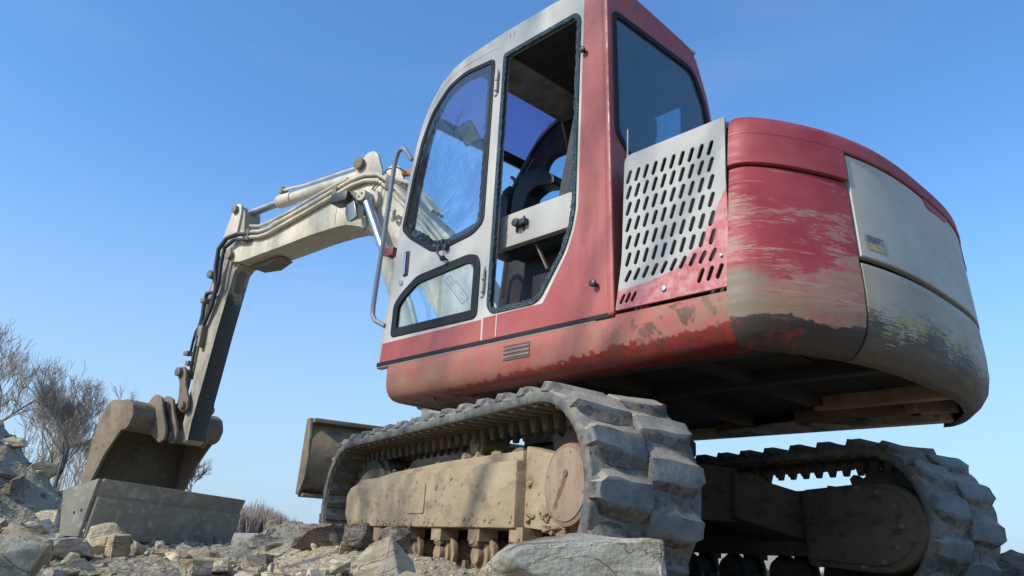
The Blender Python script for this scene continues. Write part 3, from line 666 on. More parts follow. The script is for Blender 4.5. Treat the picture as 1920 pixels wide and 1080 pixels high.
# ---- car body between the tracks
mb = MB(); mb.box(-0.45, 0.50, -0.45, 0.45, 0.34, 0.60)
for s in (-1, 1):
    for xx in (1, -1):
        mb.add([Vector(q) for q in ((xx * 0.20, s * 0.40, 0.36), (xx * 0.20, s * 0.40, 0.58), (xx * 0.48, s * 0.40, 0.58), (xx * 0.48, s * 0.40, 0.36), (xx * 0.42, s * 0.74, 0.24), (xx * 0.42, s * 0.74, 0.46), (xx * 0.75, s * 0.74, 0.46), (xx * 0.75, s * 0.74, 0.24))],
               [(0, 1, 2, 3), (4, 7, 6, 5), (0, 4, 5, 1), (3, 2, 6, 7), (1, 5, 6, 2), (0, 3, 7, 4)])
mb.build("car_body", "far_frame_shaded", ex, 'T', 0.01)
mb = MB(); mb.cyl((0, 0, 0.58), (0, 0, 0.80), 0.40, 48); mb.cyl((0, 0, 0.66), (0, 0, 0.72), 0.44, 48); mb.build("swing_ring", "mud_dark", ex, 'T', 0.004)
# ---- dozer blade
mb = MB(); n = 10; prof = []
for k in range(n + 1):
    t = k / n; prof.append((1.90 - 0.10 * math.sin(math.pi * t) * 0.9 + (0.06 if k == 0 else 0), 0.43 + 0.475 * t))
back = [(x - 0.022, z) for x, z in reversed(prof)]
mb.prism(prof + back, -1.03, 1.03); bl = mb.build("dozer_blade", "blade_steel", ex, 'T', 0.003)
mb = MB(); mb.box(1.80, 1.92, -1.03, 1.03, 0.885, 0.912); mb.build("top_flange", "blade_steel", bl, None, 0.004)
mb = MB(); mb.prism([(1.92, 0.915), (1.965, 0.43), (1.90, 0.43), (1.815, 0.52), (1.79, 0.66), (1.815, 0.80), (1.845, 0.915)], 1.03, 1.05); mb.build("side_plate", "blade_steel", bl, None, 0.003)
mb = MB(); mb.prism([(1.92, 0.915), (1.965, 0.43), (1.90, 0.43), (1.815, 0.52), (1.79, 0.66), (1.815, 0.80), (1.845, 0.915)], -1.05, -1.03); mb.build("side_plate", "blade_steel", bl, None, 0.003)
mb = MB(); mb.box(1.86, 1.975, -1.03, 1.03, 0.415, 0.437); mb.build("cutting_edge", "blade_steel", bl, None, 0.003)
for s in (-1, 1):
    mb = MB(); mb.prism([(1.80, 0.44), (1.80, 0.74), (1.50, 0.52), (0.55, 0.44), (0.55, 0.32), (1.50, 0.34)], s * 0.50, s * 0.60); mb.build("blade_arm", "blade_steel", bl, None, 0.006)
    mb = MB(); mb.prism([(1.84, 0.50), (1.84, 0.76), (1.62, 0.55)], s * 0.80, s * 0.83); mb.build("gusset", "blade_steel", bl, None, 0.003)

# ---- counterweight
def footprint():
    f = lambda v: -(1.65 - 0.3 * abs(v) ** 2.8); vs_ = np.linspace(0.86, -0.86, 70); arc = [(f(v), v) for v in vs_]
    u0, v0 = arc[0]; Lf = [(-1.325 + (u0 + 0.10 + 1.325) * t, 0.95) for t in np.linspace(0, 1, 4)]
    P0 = np.array([u0 + 0.10, 0.95]); P1 = np.array([f(0.95), 0.95]); P2 = np.array([u0, v0])
    c = [tuple((1 - t) ** 2 * P0 + 2 * t * (1 - t) * P1 + t * t * P2) for t in np.linspace(0, 1, 9)[1:-1]]
    left = Lf + c; return np.array(left + arc + [(u, -v) for u, v in reversed(left)])
FP = footprint(); dF = np.gradient(FP, axis=0); FN = np.stack([-dF[:, 1], dF[:, 0]], 1); FN /= np.linalg.norm(FN, axis=1)[:, None]
if FN[len(FN) // 2, 0] > 0: FN = -FN
FS = np.concatenate([[0], np.cumsum(np.linalg.norm(np.diff(FP, axis=0), axis=1))]); LT = FS[-1]
CZ = [0.800, 0.815, 0.835, 0.870, 0.910, 0.97, 1.06, 1.2, 1.49, 1.62, 1.665, 1.688, 1.70]
CO = [-0.10, -0.055, -0.018, 0.020, 0.044, 0.054, 0.052, 0.038, 0.012, 0.0, -0.008, -0.024, -0.055]
def cwp(s, z, o=0.0):
    k = float(np.interp(z, CZ, CO)) + o
    return (np.interp(s, FS, FP[:, 0]) + np.interp(s, FS, FN[:, 0]) * k, np.interp(s, FS, FP[:, 1]) + np.interp(s, FS, FN[:, 1]) * k, z)
def cw_panel(name, mat, s0, s1, z0, z1, off=0.0, depth=0.03, top=False, parent=None, extra_in=None):
    ns = max(8, int((s1 - s0) / 0.022)); ss = np.linspace(s0 + 0.003, s1 - 0.003, ns)
    zs = sorted(set([z0, z0 + 0.004, z1 - 0.004, z1] + [z for z in CZ if z0 < z < z1] + list(np.linspace(z0, z1, max(3, int((z1 - z0) / 0.04))))))
    rows = []
    if extra_in is not None:
        rows.append([(s, z0 + 0.09, off - extra_in) for s in ss]); rows.append([(s, z0 + 0.006, off - extra_in) for s in ss]); rows.append([(s, z0 - 0.004, off - 0.02) for s in ss])
    else: rows.append([(s, z0, off - depth) for s in ss])
    for z in zs: rows.append([(s, z, off - (0.004 if (z in (z0, z1) and not top) or z == z0 else 0.0)) for s in ss])
    if top:
        for k in (0.08, 0.3, 0.7): rows.append([(s, z1 + 0.004, off - k) for s in ss])
    else: rows.append([(s, z1, off - depth) for s in ss])
    v = []; sc = []
    for r_ in rows:
        rr = [(ss[0] - 0.003, r_[0][1], off - depth)] + r_ + [(ss[-1] + 0.003, r_[-1][1], off - depth)]
        for (s, z, o) in rr: v.append(cwp(min(max(s, 0), LT), z, o)); sc.append((s, z, 0))
    m = len(ss) + 2; f = [(j * m + i, j * m + i + 1, (j + 1) * m + i + 1, (j + 1) * m + i) for j in range(len(rows) - 1) for i in range(m - 1)]
    me = mesh_from(v, f, 40); at = me.attributes.new("sc", 'FLOAT_VECTOR', 'POINT'); at.data.foreach_set("vector", np.array(sc, np.float32).reshape(-1))
    bm = bmesh.new(); bm.from_mesh(me); bmesh.ops.recalc_face_normals(bm, faces=bm.faces)
    mid = min(bm.faces, key=lambda q: (q.calc_center_median() - Vector(cwp((s0 + s1) / 2, (z0 + z1) / 2, off))).length)
    c_ = mid.calc_center_median()
    if mid.normal.dot(Vector((c_.x, c_.y, 0))) < 0: bmesh.ops.reverse_faces(bm, faces=bm.faces)
    bm.to_mesh(me); bm.free(); smooth(me, 40)
    return put(name, me, mat, parent or ex, 'H' if parent is None else None)
SW = 0.458
# inner body that closes the joints between the panels
core = []; zz = [0.90, 0.97, 1.2, 1.5, 1.66]
v = []; f = []
for z in zz:
    for s in np.linspace(0, LT, 60): v.append(cwp(s, z, -0.034))
for j in range(len(zz) - 1):
    for i in range(59): f.append((j * 60 + i, j * 60 + i + 1, (j + 1) * 60 + i + 1, (j + 1) * 60 + i))
f.append(tuple(range(60))); f.append(tuple(reversed(range(240, 300))))
mb = MB(); mb.add(v, f); cwt = mb.build("counterweight", "underside_dark", ex, 'H')
cw_panel("corner_panel", "cw_red", 0.004, SW, 0.83, 1.478, 0.0, extra_in=0.045, parent=cwt)
cw_panel("corner_panel", "cw_red", LT - SW, LT - 0.004, 0.83, 1.478, 0.0, extra_in=0.045, parent=cwt)
cw_panel("top_cover", "cw_cover", 0.004, LT - 0.004, 1.606, 1.70, 0.012, top=True, depth=0.045, parent=cwt)
cw_panel("cover_corner", "cw_cover", 0.004, SW + 0.002, 1.487, 1.612, 0.0115, parent=cwt)
cw_panel("cover_corner", "cw_cover", LT - SW, LT - 0.004, 1.487, 1.612, 0.0115, parent=cwt)
cw_panel("upper_panel", "cw_white", SW + 0.010, LT - SW - 0.010, 1.190, 1.602, 0.004, parent=cwt)
cw_panel("lower_panel", "cw_white", SW + 0.006, LT - SW - 0.006, 0.83, 1.165, 0.0, extra_in=0.045, parent=cwt)
def decal(name, mat, s0, s1, z0, z1, off, parent):
    v = []; n = 6
    for i in range(n + 1):
        for z in (z0, z1): v.append(cwp(s0 + (s1 - s0) * i / n, z, off))
    o = mesh_from(v, [(2 * i, 2 * i + 1, 2 * i + 3, 2 * i + 2) for i in range(n)]); return put(name, o, mat, parent, None)
decal("sticker", "sticker_grey", 0.502, 0.602, 1.252, 1.284, 0.0055, cwt); decal("sticker", "sticker_yellow", 0.502, 0.602, 1.226, 1.252, 0.0055, cwt)
for k in range(3): decal("sticker_print", "mark_dark", 0.51, 0.585 - 0.01 * k, 1.275 - 0.009 * k, 1.278 - 0.009 * k, 0.0062, cwt)
# recessed rear catch under the cover lip
mb = MB(); P = [cwp(s, z, o) for s, z, o in ((1.02, 1.60, 0.010), (1.30, 1.60, 0.010), (1.27, 1.575, 0.008), (1.06, 1.565, 0.008))]; Q = [cwp(s, z, -0.02) for s, z in ((1.02, 1.60), (1.30, 1.60), (1.27, 1.575), (1.06, 1.565))]
mb.add(P + Q, [(0, 1, 2, 3), (7, 6, 5, 4), (0, 4, 5, 1), (1, 5, 6, 2), (2, 6, 7, 3), (3, 7, 4, 0)]); mb.build("rear_catch", "cw_cover", cwt, None, 0.002)

# ---- house deck skirt
base = [(-1.318, 0.95)] + [(u, 0.95) for u in np.linspace(-1.25, 0.62, 30)]
cr = [(0.66 + 0.10 * math.sin(a), 0.85 + 0.10 * math.cos(a)) for a in np.linspace(0, math.pi / 2, 10)]
base = base + cr; base = base + [(u, -v) for u, v in reversed(base)]
B_ = np.array(base); dB = np.gradient(B_, axis=0); BN = np.stack([dB[:, 1], -dB[:, 0]], 1); BN /= np.linalg.norm(BN, axis=1)[:, None]
if BN[10, 1] < 0: BN = -BN
SKP = [(1.034, -0.03), (1.034, -0.004), (1.030, 0.0), (0.97, 0.0), (0.925, -0.002), (0.895, -0.009), (0.87, -0.022), (0.852, -0.042), (0.842, -0.07), (0.838, -0.12), (0.875, -0.12)]
v = []; f = []; m = len(B_)
for (z, o) in SKP:
    for q, nn in zip(B_, BN): v.append((q[0] + nn[0] * o, q[1] + nn[1] * o, z))
for j in range(len(SKP) - 1):
    for i in range(m - 1): f.append((j * m + i, j * m + i + 1, (j + 1) * m + i + 1, (j + 1) * m + i))
mb = MB(); mb.add(v, f); skirt_o = mb.build("deck_skirt", "skirt_paint", ex, 'H', ang=50)
# side vent low on the skirt
vent = MB()
for k in range(4):
    z = 0.992 - k * 0.0185
    vent.prism(rpoly([(-0.350, z - 0.005), (-0.185, z - 0.005), (-0.185, z + 0.005), (-0.350, z + 0.005)], 0.005, 3), 0.9515, 0.940)
vent.build("side_vent", "mark_dark", skirt_o, None)
for k in range(3):
    z = 0.983 - k * 0.0185; mb = MB(); mb.prism([(-0.348, z - 0.0035), (-0.187, z - 0.0035), (-0.187, z + 0.0035), (-0.348, z + 0.0035)], 0.9545, 0.945); mb.build("vent_slat", "underside_tan", skirt_o, None, 0.001)
for (u, z) in ((0.16, 0.852), (0.40, 0.838)):
    mb = MB(); mb.cyl((u, 0.86, z - 0.012), (u, 0.86, z + 0.004), 0.011, 10); mb.build("bolt", "steel", skirt_o, None)
# floor plate + underside frame members
fp = [(q[0] - 0.03 * (1 if q[0] > 0.6 else 0), q[1] * 0.93) for q in B_]
mb = MB(); n = len(fp); mb.add([(a, b, 0.895) for a, b in fp] + [(a, b, 1.02) for a, b in fp], [tuple(range(n)), tuple(reversed(range(n, 2 * n)))] + [(i, (i + 1) % n, (i + 1) % n + n, i + n) for i in range(n)])
floor_o = mb.build("floor_plate", "underside_dark", ex, 'H')
mb = MB(); mb.prism([(0.64, 0.842), (0.735, 0.872), (0.735, 0.90), (0.2, 0.90), (0.2, 0.842)], -0.82, 0.82); mb.build("front_pan", "underside_tan", floor_o, None, 0.006)
r = random.Random(3)
def beam(x0, x1, y0, y1, mat="underside_tan", z0=0.838, z1=0.9): mb = MB(); mb.box(x0, x1, y0, y1, z0, z1); return mb.build("frame_beam", mat, floor_o, None, 0.004)
beam(-1.40, 0.2, -0.86, -0.79, "frame_tan_lit"); beam(-1.50, -0.75, -0.60, -0.54); beam(-1.60, -1.0, -0.30, -0.24); beam(-1.60, -0.3, 0.30, 0.36, "underside_dark"); beam(-1.45, 0.2, 0.78, 0.84, "underside_dark")  # far beam painted as if ground-lit, inner beams as if shaded
beam(-1.10, -1.04, -0.78, -0.56); beam(-0.80, -0.74, -0.78, -0.56); beam(-0.42, -0.20, -0.83, -0.70); beam(-1.35, -1.30, -0.80, -0.5)
beam(-0.55, -0.48, -0.5, 0.75, "underside_dark"); beam(-1.05, -0.98, -0.24, 0.75, "underside_dark", 0.85)
mb = MB(); mb.add([(-0.2, -0.84, 0.840), (-0.2, -0.70, 0.840), (-0.75, -0.55, 0.840), (-0.95, -0.84, 0.840), (-0.2, -0.84, 0.852), (-0.2, -0.70, 0.852), (-0.75, -0.55, 0.852), (-0.95, -0.84, 0.852)], [(0, 1, 2, 3), (7, 6, 5, 4), (0, 4, 5, 1), (1, 5, 6, 2), (2, 6, 7, 3), (3, 7, 4, 0)])
mb.build("belly_plate", "frame_tan_lit", floor_o, None)
# right-hand tank/engine housing and engine block behind the grille
mb = MB(); mb.prism(rpoly([(-1.32, 1.036), (-1.32, 1.66), (-0.86, 1.66), (-0.80, 1.60), (-0.10, 1.50), (0.0, 1.40), (0.02, 1.036)], 0.04), -0.945, 0.02); mb.build("engine_hood", "cab_red", ex, 'H', 0.01)
mb = MB(); mb.box(-1.318, -0.862, 0.02, 0.90, 1.036, 1.655); eng = mb.build("engine_bay", "liner_dark", ex, 'H')
mb = MB(); mb.box(-1.322, -0.86, 0.02, 0.944, 1.657, 1.690); mb.build("engine_lid", "grille_paint", ex, 'H', 0.012)

# ---- grille panel with real slots
slots = []
rows_z = [1.592, 1.524, 1.454, 1.384, 1.311, 1.240, 1.172]
def slot(u, z, l=0.060, w_=0.0105, lean=0.36):
    d = Vector((-lean, 1)).normalized(); p = Vector((d.y, -d.x)) * w_; a = Vector((u, z)) + d * (l / 2); b_ = Vector((u, z)) - d * (l / 2); out = []
    for k in range(5): t = math.pi * k / 4; out.append(tuple(a + p * math.cos(t) + d * w_ * math.sin(t)))
    for k in range(5): t = math.pi * k / 4; out.append(tuple(b_ - p * math.cos(t) - d * w_ * math.sin(t)))
    return out
for j, z in enumerate(rows_z):
    for k in range(10): slots.append(slot(-0.880 - 0.0417 * k, z, 0.043 if j < 6 else 0.036, 0.0105, 0.36 if j < 6 else 0.62))
for k in range(3): slots.append(slot(-0.853 - 0.027 * k, 1.085, 0.03, 0.009, 0.62)); slots.append(slot(-1.205 - 0.038 * k, 1.105, 0.042, 0.010, 0.45))
go = rpoly([(-0.822, 1.046), (-0.832, 1.12), (-0.850, 1.25), (-0.858, 1.690), (-1.318, 1.697), (-1.314, 1.44), (-1.318, 1.375), (-1.318, 1.046)], [0.004, 0.02, 0.05, 0.035, 0.008, 0.01, 0.01, 0.004])
gr = put("side_grille", panel_mesh(go, slots, 0.010, 0.0022, 'v', 0.962), "grille_paint", ex, 'H')
for (u, z) in ((-1.047, 1.087), (-1.29, 1.16)): mb = MB(); mb.cyl((u, 0.960, z), (u, 0.9695, z), 0.011 if u > -1.2 else 0.006, 6); mb.build("screw", "chrome", gr, None, 0.001)

# ---- cab
cab_prof = [(0.778, 1.03), (0.752, 1.25), (0.716, 1.57), (0.692, 1.80), (0.658, 2.085), (0.625, 2.25), (0.580, 2.39), (0.520, 2.50), (0.440, 2.585), (0.350, 2.635), (0.24, 2.660), (-0.05, 2.675), (-0.40, 2.672), (-0.64, 2.655), (-0.695, 2.62), (-0.700, 2.50), (-0.705, 1.03)]
door_out = rpoly([(-0.026, 1.046), (0.758, 1.046), (0.735, 1.25), (0.700, 1.57), (0.642, 2.085), (0.610, 2.245), (0.565, 2.375), (0.505, 2.48), (0.43, 2.555), (0.33, 2.598), (0.2, 2.612), (-0.026, 2.602)], [0.004, 0.004, 0, 0, 0, 0, 0, 0, 0, 0, 0, 0.035])
body_open = rpoly([(-0.045, 1.046), (-0.045, 2.604), (-0.609, 2.604), (-0.700, 2.604), (-0.725, 2.2), (-0.79, 1.046)], 0.003)
cab = put("cab", panel_mesh(cab_prof, [door_out and ring(door_out, -0.006), ring(rpoly([(-0.045, 1.046), (-0.045, 2.604), (-0.600, 2.604), (-0.600, 1.046)], 0.0), 0.0)], 0.05, 0.012, 'v', 0.955), "cab_white", ex, 'H')
# the right-hand wall with its window, and the roof skin
rw = rpoly([(-0.60, 1.55), (0.40, 1.55), (0.49, 1.75), (0.46, 2.20), (0.36, 2.42), (-0.60, 2.42)], [0.05, 0.08, 0.1, 0.08, 0.06, 0.05])
rwall = put("right_wall", panel_mesh(cab_prof[:11] + [(-0.05, 2.64), (-0.40, 2.60), (-0.58, 2.52), (-0.68, 2.36), (-0.735, 2.20), (-0.785, 1.03)], [rw], 0.05, 0.01, 'v', 0.185), "liner_dark", cab, None)
put("right_window_glass", panel_mesh(ring(rw, -0.01), [], 0.004, 0, 'v', 0.13), "right_glass", cab, None)
def strip_mesh(path, y0, y1, th):
    P = [Vector((a, 0, b)) for a, b in path]; v = []; f = []; n = len(P)
    for i, p in enumerate(P):
        d = (P[min(i + 1, n - 1)] - P[max(i - 1, 0)]).normalized(); nn = Vector((d.z, 0, -d.x))
        for y, o in ((y0, 0), (y1, 0), (y1, th), (y0, th)): q = p + nn * o; v.append((q.x, y, q.z))
    for i in range(n - 1):
        for k in range(4): f.append((i * 4 + k, i * 4 + (k + 1) % 4, i * 4 + 4 + (k + 1) % 4, i * 4 + 4 + k))
    f += [(0, 1, 2, 3), tuple(reversed(range(n * 4 - 4, n * 4)))]; return v, f
mb = MB(); mb.add(*strip_mesh([(0.24, 2.648), (0.0, 2.665), (-0.40, 2.662), (-0.66, 2.645), (-0.72, 2.60)], 0.24, 0.908, 0.02)); mb.build("roof", "cab_white", cab, None)
wp = [(0.24, 2.660, 2.655), (-0.05, 2.675, 2.63), (-0.40, 2.672, 2.59), (-0.58, 2.66, 2.51), (-0.68, 2.64, 2.36), (-0.735, 2.60, 2.20)]
mb = MB(); mb.add([q for u, za, zb in wp for q in ((u, 0.27, za), (u, 0.138, zb))], [(2 * i, 2 * i + 1, 2 * i + 3, 2 * i + 2) for i in range(len(wp) - 1)]); mb.build("roof_side", "cab_red", cab, None)
mb = MB(); mb.add(*strip_mesh([(0.245, 2.605), (0.0, 2.612)], 0.158, 0.906, 0.03)); mb.build("roof_header", "liner_beige", cab, None)
mb = MB(); mb.add(*strip_mesh([(-0.003, 2.622), (-0.68, 2.612)], 0.158, 0.906, 0.02)); mb.build("headliner", "liner_dark", cab, None)
mb = MB(); mb.add(*strip_mesh([(0.555, 2.385), (0.53, 2.44)], 0.158, 0.906, 0.03)); mb.build("screen_bar", "black_plastic", cab, None, 0.004)
scr = [(0.565, 2.41), (0.525, 2.48), (0.45, 2.555), (0.36, 2.61), (0.26, 2.64)]
mb = MB(); mb.add([(u, y, z) for u, z in scr for y in (0.160, 0.905)], [(2 * i, 2 * i + 1, 2 * i + 3, 2 * i + 2) for i in range(4)]); mb.build("windscreen", "tinted_screen", cab, None)
# black mouldings along both edges of the screen
for yy in (0.175, 0.90):
    mb = MB(); mb.tube([(u - 0.015, yy, z - 0.012) for u, z in [(0.70, 1.6), (0.66, 2.0), (0.61, 2.25)] + scr], 0.016, 8); mb.build("screen_seal", "seal_rubber", cab, None)
# red rear quarter of the cab side
rq = [(-0.047, 1.046), (-0.047, 1.148), (-0.420, 1.148)] + [(-0.450, 1.19), (-0.555, 1.350), (-0.590, 1.44), (-0.609, 1.53), (-0.609, 2.62), (-0.735, 2.62), (-0.754, 2.2), (-0.776, 1.75), (-0.808, 1.046)]
put("red_side_panel", panel_mesh(rq, [], 0.03, 0.003, 'v', 0.9585), "cab_red", cab, None)
hole = rpoly([(-0.075, 2.535), (-0.560, 2.535), (-0.585, 2.50), (-0.587, 1.545), (-0.572, 1.46), (-0.537, 1.365), (-0.405, 1.180), (-0.365, 1.162), (-0.100, 1.166), (-0.072, 1.20)], [0.02, 0.03, 0.02, 0.02, 0.02, 0.04, 0.03, 0.02, 0.03, 0.02])
wf = [(-0.047, 1.150), (-0.047, 2.62), (-0.607, 2.62), (-0.607, 1.53), (-0.588, 1.44), (-0.552, 1.350), (-0.447, 1.19), (-0.418, 1.150)]
wfo = put("side_window_frame", panel_mesh(wf, [hole], 0.034, 0.004, 'v', 0.957), "cab_white", cab, None)
hr = []
r = random.Random(21)
def jag(poly, step, amp, base_t):
    P = [Vector(p) for p in ring(poly, 0)]; out = []
    for i in range(len(P)):
        a_, b_ = P[i], P[(i + 1) % len(P)]; k = max(1, int((b_ - a_).length / step))
        for j in range(k): out.append(tuple(a_ + (b_ - a_) * j / k))
    q = ring(out, base_t); return [tuple(Vector(b__) + (Vector(b__) - Vector(a__)).normalized() * r.uniform(-amp, amp)) for a__, b__ in zip(out, q)]
put("broken_window_rim", panel_mesh(ring(hole, -0.004), [jag(hole, 0.010, 0.004, 0.015)], 0.020, 0.003, 'v', 0.964), "broken_glass_rim", cab, None)
mb = MB(); mb.box(-0.1405, -0.134, 0.9585, 0.9605, 1.048, 1.147); mb.build("white_joint_strip", "cab_white", cab, None)
# rear wall with window
sh = lambda z: (z - 1.05) * 0.045
rwin = rpoly([(0.915, 1.86), (0.915, 2.475), (0.30, 2.475), (0.205, 2.30), (0.18, 2.10), (0.18, 1.70), (0.74, 1.70), (0.80, 1.74)], [0.03, 0.04, 0.06, 0.05, 0.03, 0.02, 0.02, 0.03])
rwo = rpoly([(0.953, 1.036), (0.953, 2.64), (0.86, 2.655), (0.28, 2.60), (0.175, 2.35), (0.13, 2.10), (0.13, 1.036)], [0.01, 0.03, 0.02, 0.08, 0.05, 0.02, 0.01])
rear = put("rear_wall", panel_mesh(rwo, [rwin], 0.035, 0.008, 'u', -0.812, sh), "cab_red", cab, None)
put("rear_window_seal", panel_mesh(ring(rwin, -0.010), [ring(rwin, 0.012)], 0.014, 0.004, 'u', -0.818, sh), "seal_rubber", cab, None)
put("rear_window_glass", panel_mesh(ring(rwin, -0.002), [], 0.004, 0, 'u', -0.806, sh), "rear_glass", cab, None)
mb = MB(); mb.box(-0.840, -0.836, 0.915, 0.921, 1.69, 1.84); mb.build("white_joint_strip", "cab_white", cab, None)
mb = MB(); mb.box(-0.81, 0.781, 0.940, 0.9575, 1.027, 1.0455); mb.build("dark_gap_strip", "seal_rubber", cab, None)  # black strip added as the dark gap below the door
# black rubber stops on the red panel
for (u, z) in ((-0.622, 2.300), (-0.718, 1.172)):
    mb = MB(); mb.cyl((u, 0.955, z), (u, 0.975, z), 0.008, 10); mb.tube([(u, 0.970, z), (u, 0.976, z), (u, 0.986, z), (u, 0.990, z)], [0.010, 0.0155, 0.0155, 0.009], 14); mb.build("rubber_stop", "black_plastic", cab, None)
# faint leftover marks on the roof rail
mb = MB(); mb.box(-0.105, -0.102, 0.9555, 0.9565, 2.620, 2.652); mb.box(-0.135, -0.105, 0.9555, 0.9565, 2.618, 2.621); mb.box(-0.137, -0.134, 0.9555, 0.9565, 2.618, 2.645); mb.build("scratched_mark", "rust_orange", cab, None)

# ---- door
w1 = rpoly([(0.010, 2.545), (0.24, 2.568), (0.37, 2.535), (0.50, 2.425), (0.572, 2.27), (0.612, 2.10), (0.672, 1.775), (0.60, 1.712), (0.40, 1.590), (0.33, 1.577), (0.08, 1.602), (0.012, 1.645)], [0.03, 0.05, 0.03, 0.05, 0.03, 0.02, 0.03, 0.02, 0.04, 0.03, 0.05, 0.03])
w2 = rpoly([(0.676, 1.178), (0.676, 1.345), (0.62, 1.395), (0.50, 1.462), (0.10, 1.487), (0.035, 1.468), (0.014, 1.42), (0.014, 1.168)], [0.02, 0.03, 0.03, 0.03, 0.03, 0.02, 0.02, 0.03])
du = [q for q in door_out if q[1] > 1.146]; du = [(-0.026, 1.146), (0.747, 1.146)] + du
door = put("door", panel_mesh(du, [w1, w2], 0.036, 0.006, 'v', 0.953), "cab_white", ex, 'H')
dl = [(-0.026, 1.047), (0.758, 1.047), (0.748, 1.143), (-0.026, 1.143)]
put("door_sill_panel", panel_mesh(dl, [], 0.036, 0.006, 'v', 0.956), "cab_red", door, None)
put("door_window_seal", panel_mesh(ring(w1, -0.006), [ring(w1, 0.012)], 0.014, 0.004, 'v', 0.959), "seal_rubber", door, None)
put("window_border", panel_mesh(ring(w1, 0.004), [jag(w1, 0.02, 0.006, 0.050)], 0.004, 0, 'v', 0.944), "seal_rubber", door, None)
put("door_window_glass", panel_mesh(ring(w1, 0.0), [], 0.004, 0, 'v', 0.954), "door_glass", door, None)
put("lower_window_seal", panel_mesh(ring(w2, -0.006), [ring(w2, 0.036)], 0.014, 0.004, 'v', 0.959), "seal_rubber", door, None)
put("lower_window_glass", panel_mesh(ring(w2, 0.0), [], 0.004, 0, 'v', 0.948), "door_glass", door, None)
for zc in (2.395, 1.33):
    mb = MB(); h_ = 0.075
    for k in (-1, 1): mb.cyl((-0.034, 0.966, zc + k * 0.030 - 0.026), (-0.034, 0.966, zc + k * 0.030 + 0.026), 0.0095, 12)
    mb.box(-0.034, -0.012, 0.953, 0.962, zc - h_, zc + h_); hg = mb.build("hinge", "cab_white", door, None, 0.001)
mb = MB(); mb.prism(rpoly([(0.628, 1.492), (0.585, 1.492), (0.590, 1.632), (0.630, 1.632)], 0.012), 0.958, 0.952); mb.build("handle_recess", "black_plastic", door, None, 0.001)
mb = MB(); mb.prism(rpoly([(0.622, 1.500), (0.604, 1.500), (0.608, 1.622), (0.625, 1.622)], 0.006), 0.966, 0.957); mb.build("handle", "chrome", door, None, 0.002)
mb = MB(); mb.cyl((0.638, 0.952, 1.462), (0.638, 0.962, 1.462), 0.014, 16); mb.build("keyhole", "chrome", door, None, 0.002)
mb = MB(); mb.tube([(0.300, 0.955, 1.580), (0.302, 0.985, 1.575), (0.304, 0.988, 1.540), (0.285, 0.986, 1.520), (0.262, 0.985, 1.505), (0.262, 0.955, 1.505)], 0.006, 8)
mb.cyl((0.270, 0.954, 1.570), (0.270, 0.978, 1.570), 0.017, 12); mb.cyl((0.262, 0.975, 1.508), (0.262, 0.992, 1.500), 0.014, 12); mb.build("window_catch", "black_plastic", door, None, 0.002)
# grab rail at the front corner
gp = [(0.655, 2.19), (0.690, 2.255), (0.720, 2.272), (0.756, 2.262), (0.775, 2.215), (0.785, 2.10), (0.803, 1.80), (0.822, 1.55), (0.834, 1.36), (0.828, 1.310), (0.800, 1.275), (0.748, 1.245)]
mb = MB(); mb.tube([(u, 0.985 if 0 < i < len(gp) - 1 else 0.955, z) for i, (u, z) in enumerate(gp)], 0.0135, 12); mb.build("grab_rail", "rail_paint", ex, 'H', ang=60)
# mirror inside the cab hung on the screen bar
_mp = Vector((0.45, 0.735, 2.375)); _md = (_mp - Vector((-2.2, 2.6, 0.9))).normalized()      # faces down and back towards the door
mt = Matrix.Translation(_mp) @ _md.to_track_quat('X', 'Z').to_matrix().to_4x4() @ Matrix.Rotation(rad(55), 4, 'X')
pm = rpoly([(-0.062, -0.085), (0.062, -0.085), (0.062, 0.085), (-0.062, 0.085)], 0.018)
def plate_yz(pts, x0, x1, mt): 
    n = len(pts); b_ = MB(); b_.add([mt @ Vector((x0, a, c_)) for c_, a in pts] + [mt @ Vector((x1, a, c_)) for c_, a in pts], [tuple(range(n)), tuple(reversed(range(n, 2 * n)))] + [(i, (i + 1) % n, (i + 1) % n + n, i + n) for i in range(n)]); return b_
pm = [(a * 0.8, b * 0.72) for a, b in pm]
mir = plate_yz(pm, -0.012, 0.0, mt).build("rear_view_mirror", "black_plastic", cab, None)
plate_yz([(a * 0.86, b * 0.9) for a, b in pm], -0.0145, -0.011, mt).build("mirror_glass", "mirror_glass", mir, None) if False else plate_yz([(a * 0.86, b * 0.9) for a, b in pm], -0.0145, -0.011, mt).build("mirror_glass", "mirror_glass", cab, None)
mb = MB(); zg = [(-0.03, -0.045), (-0.012, -0.03), (-0.02, -0.01), (0.0, 0.0), (-0.006, 0.02), (0.018, 0.03), (0.012, 0.045)]
mb.tube([mt @ Vector((-0.0155, a * 0.9, b * 0.9)) for b, a in zg], 0.0022, 5); mb.build("mirror_crack", "mark_dark", cab, None)
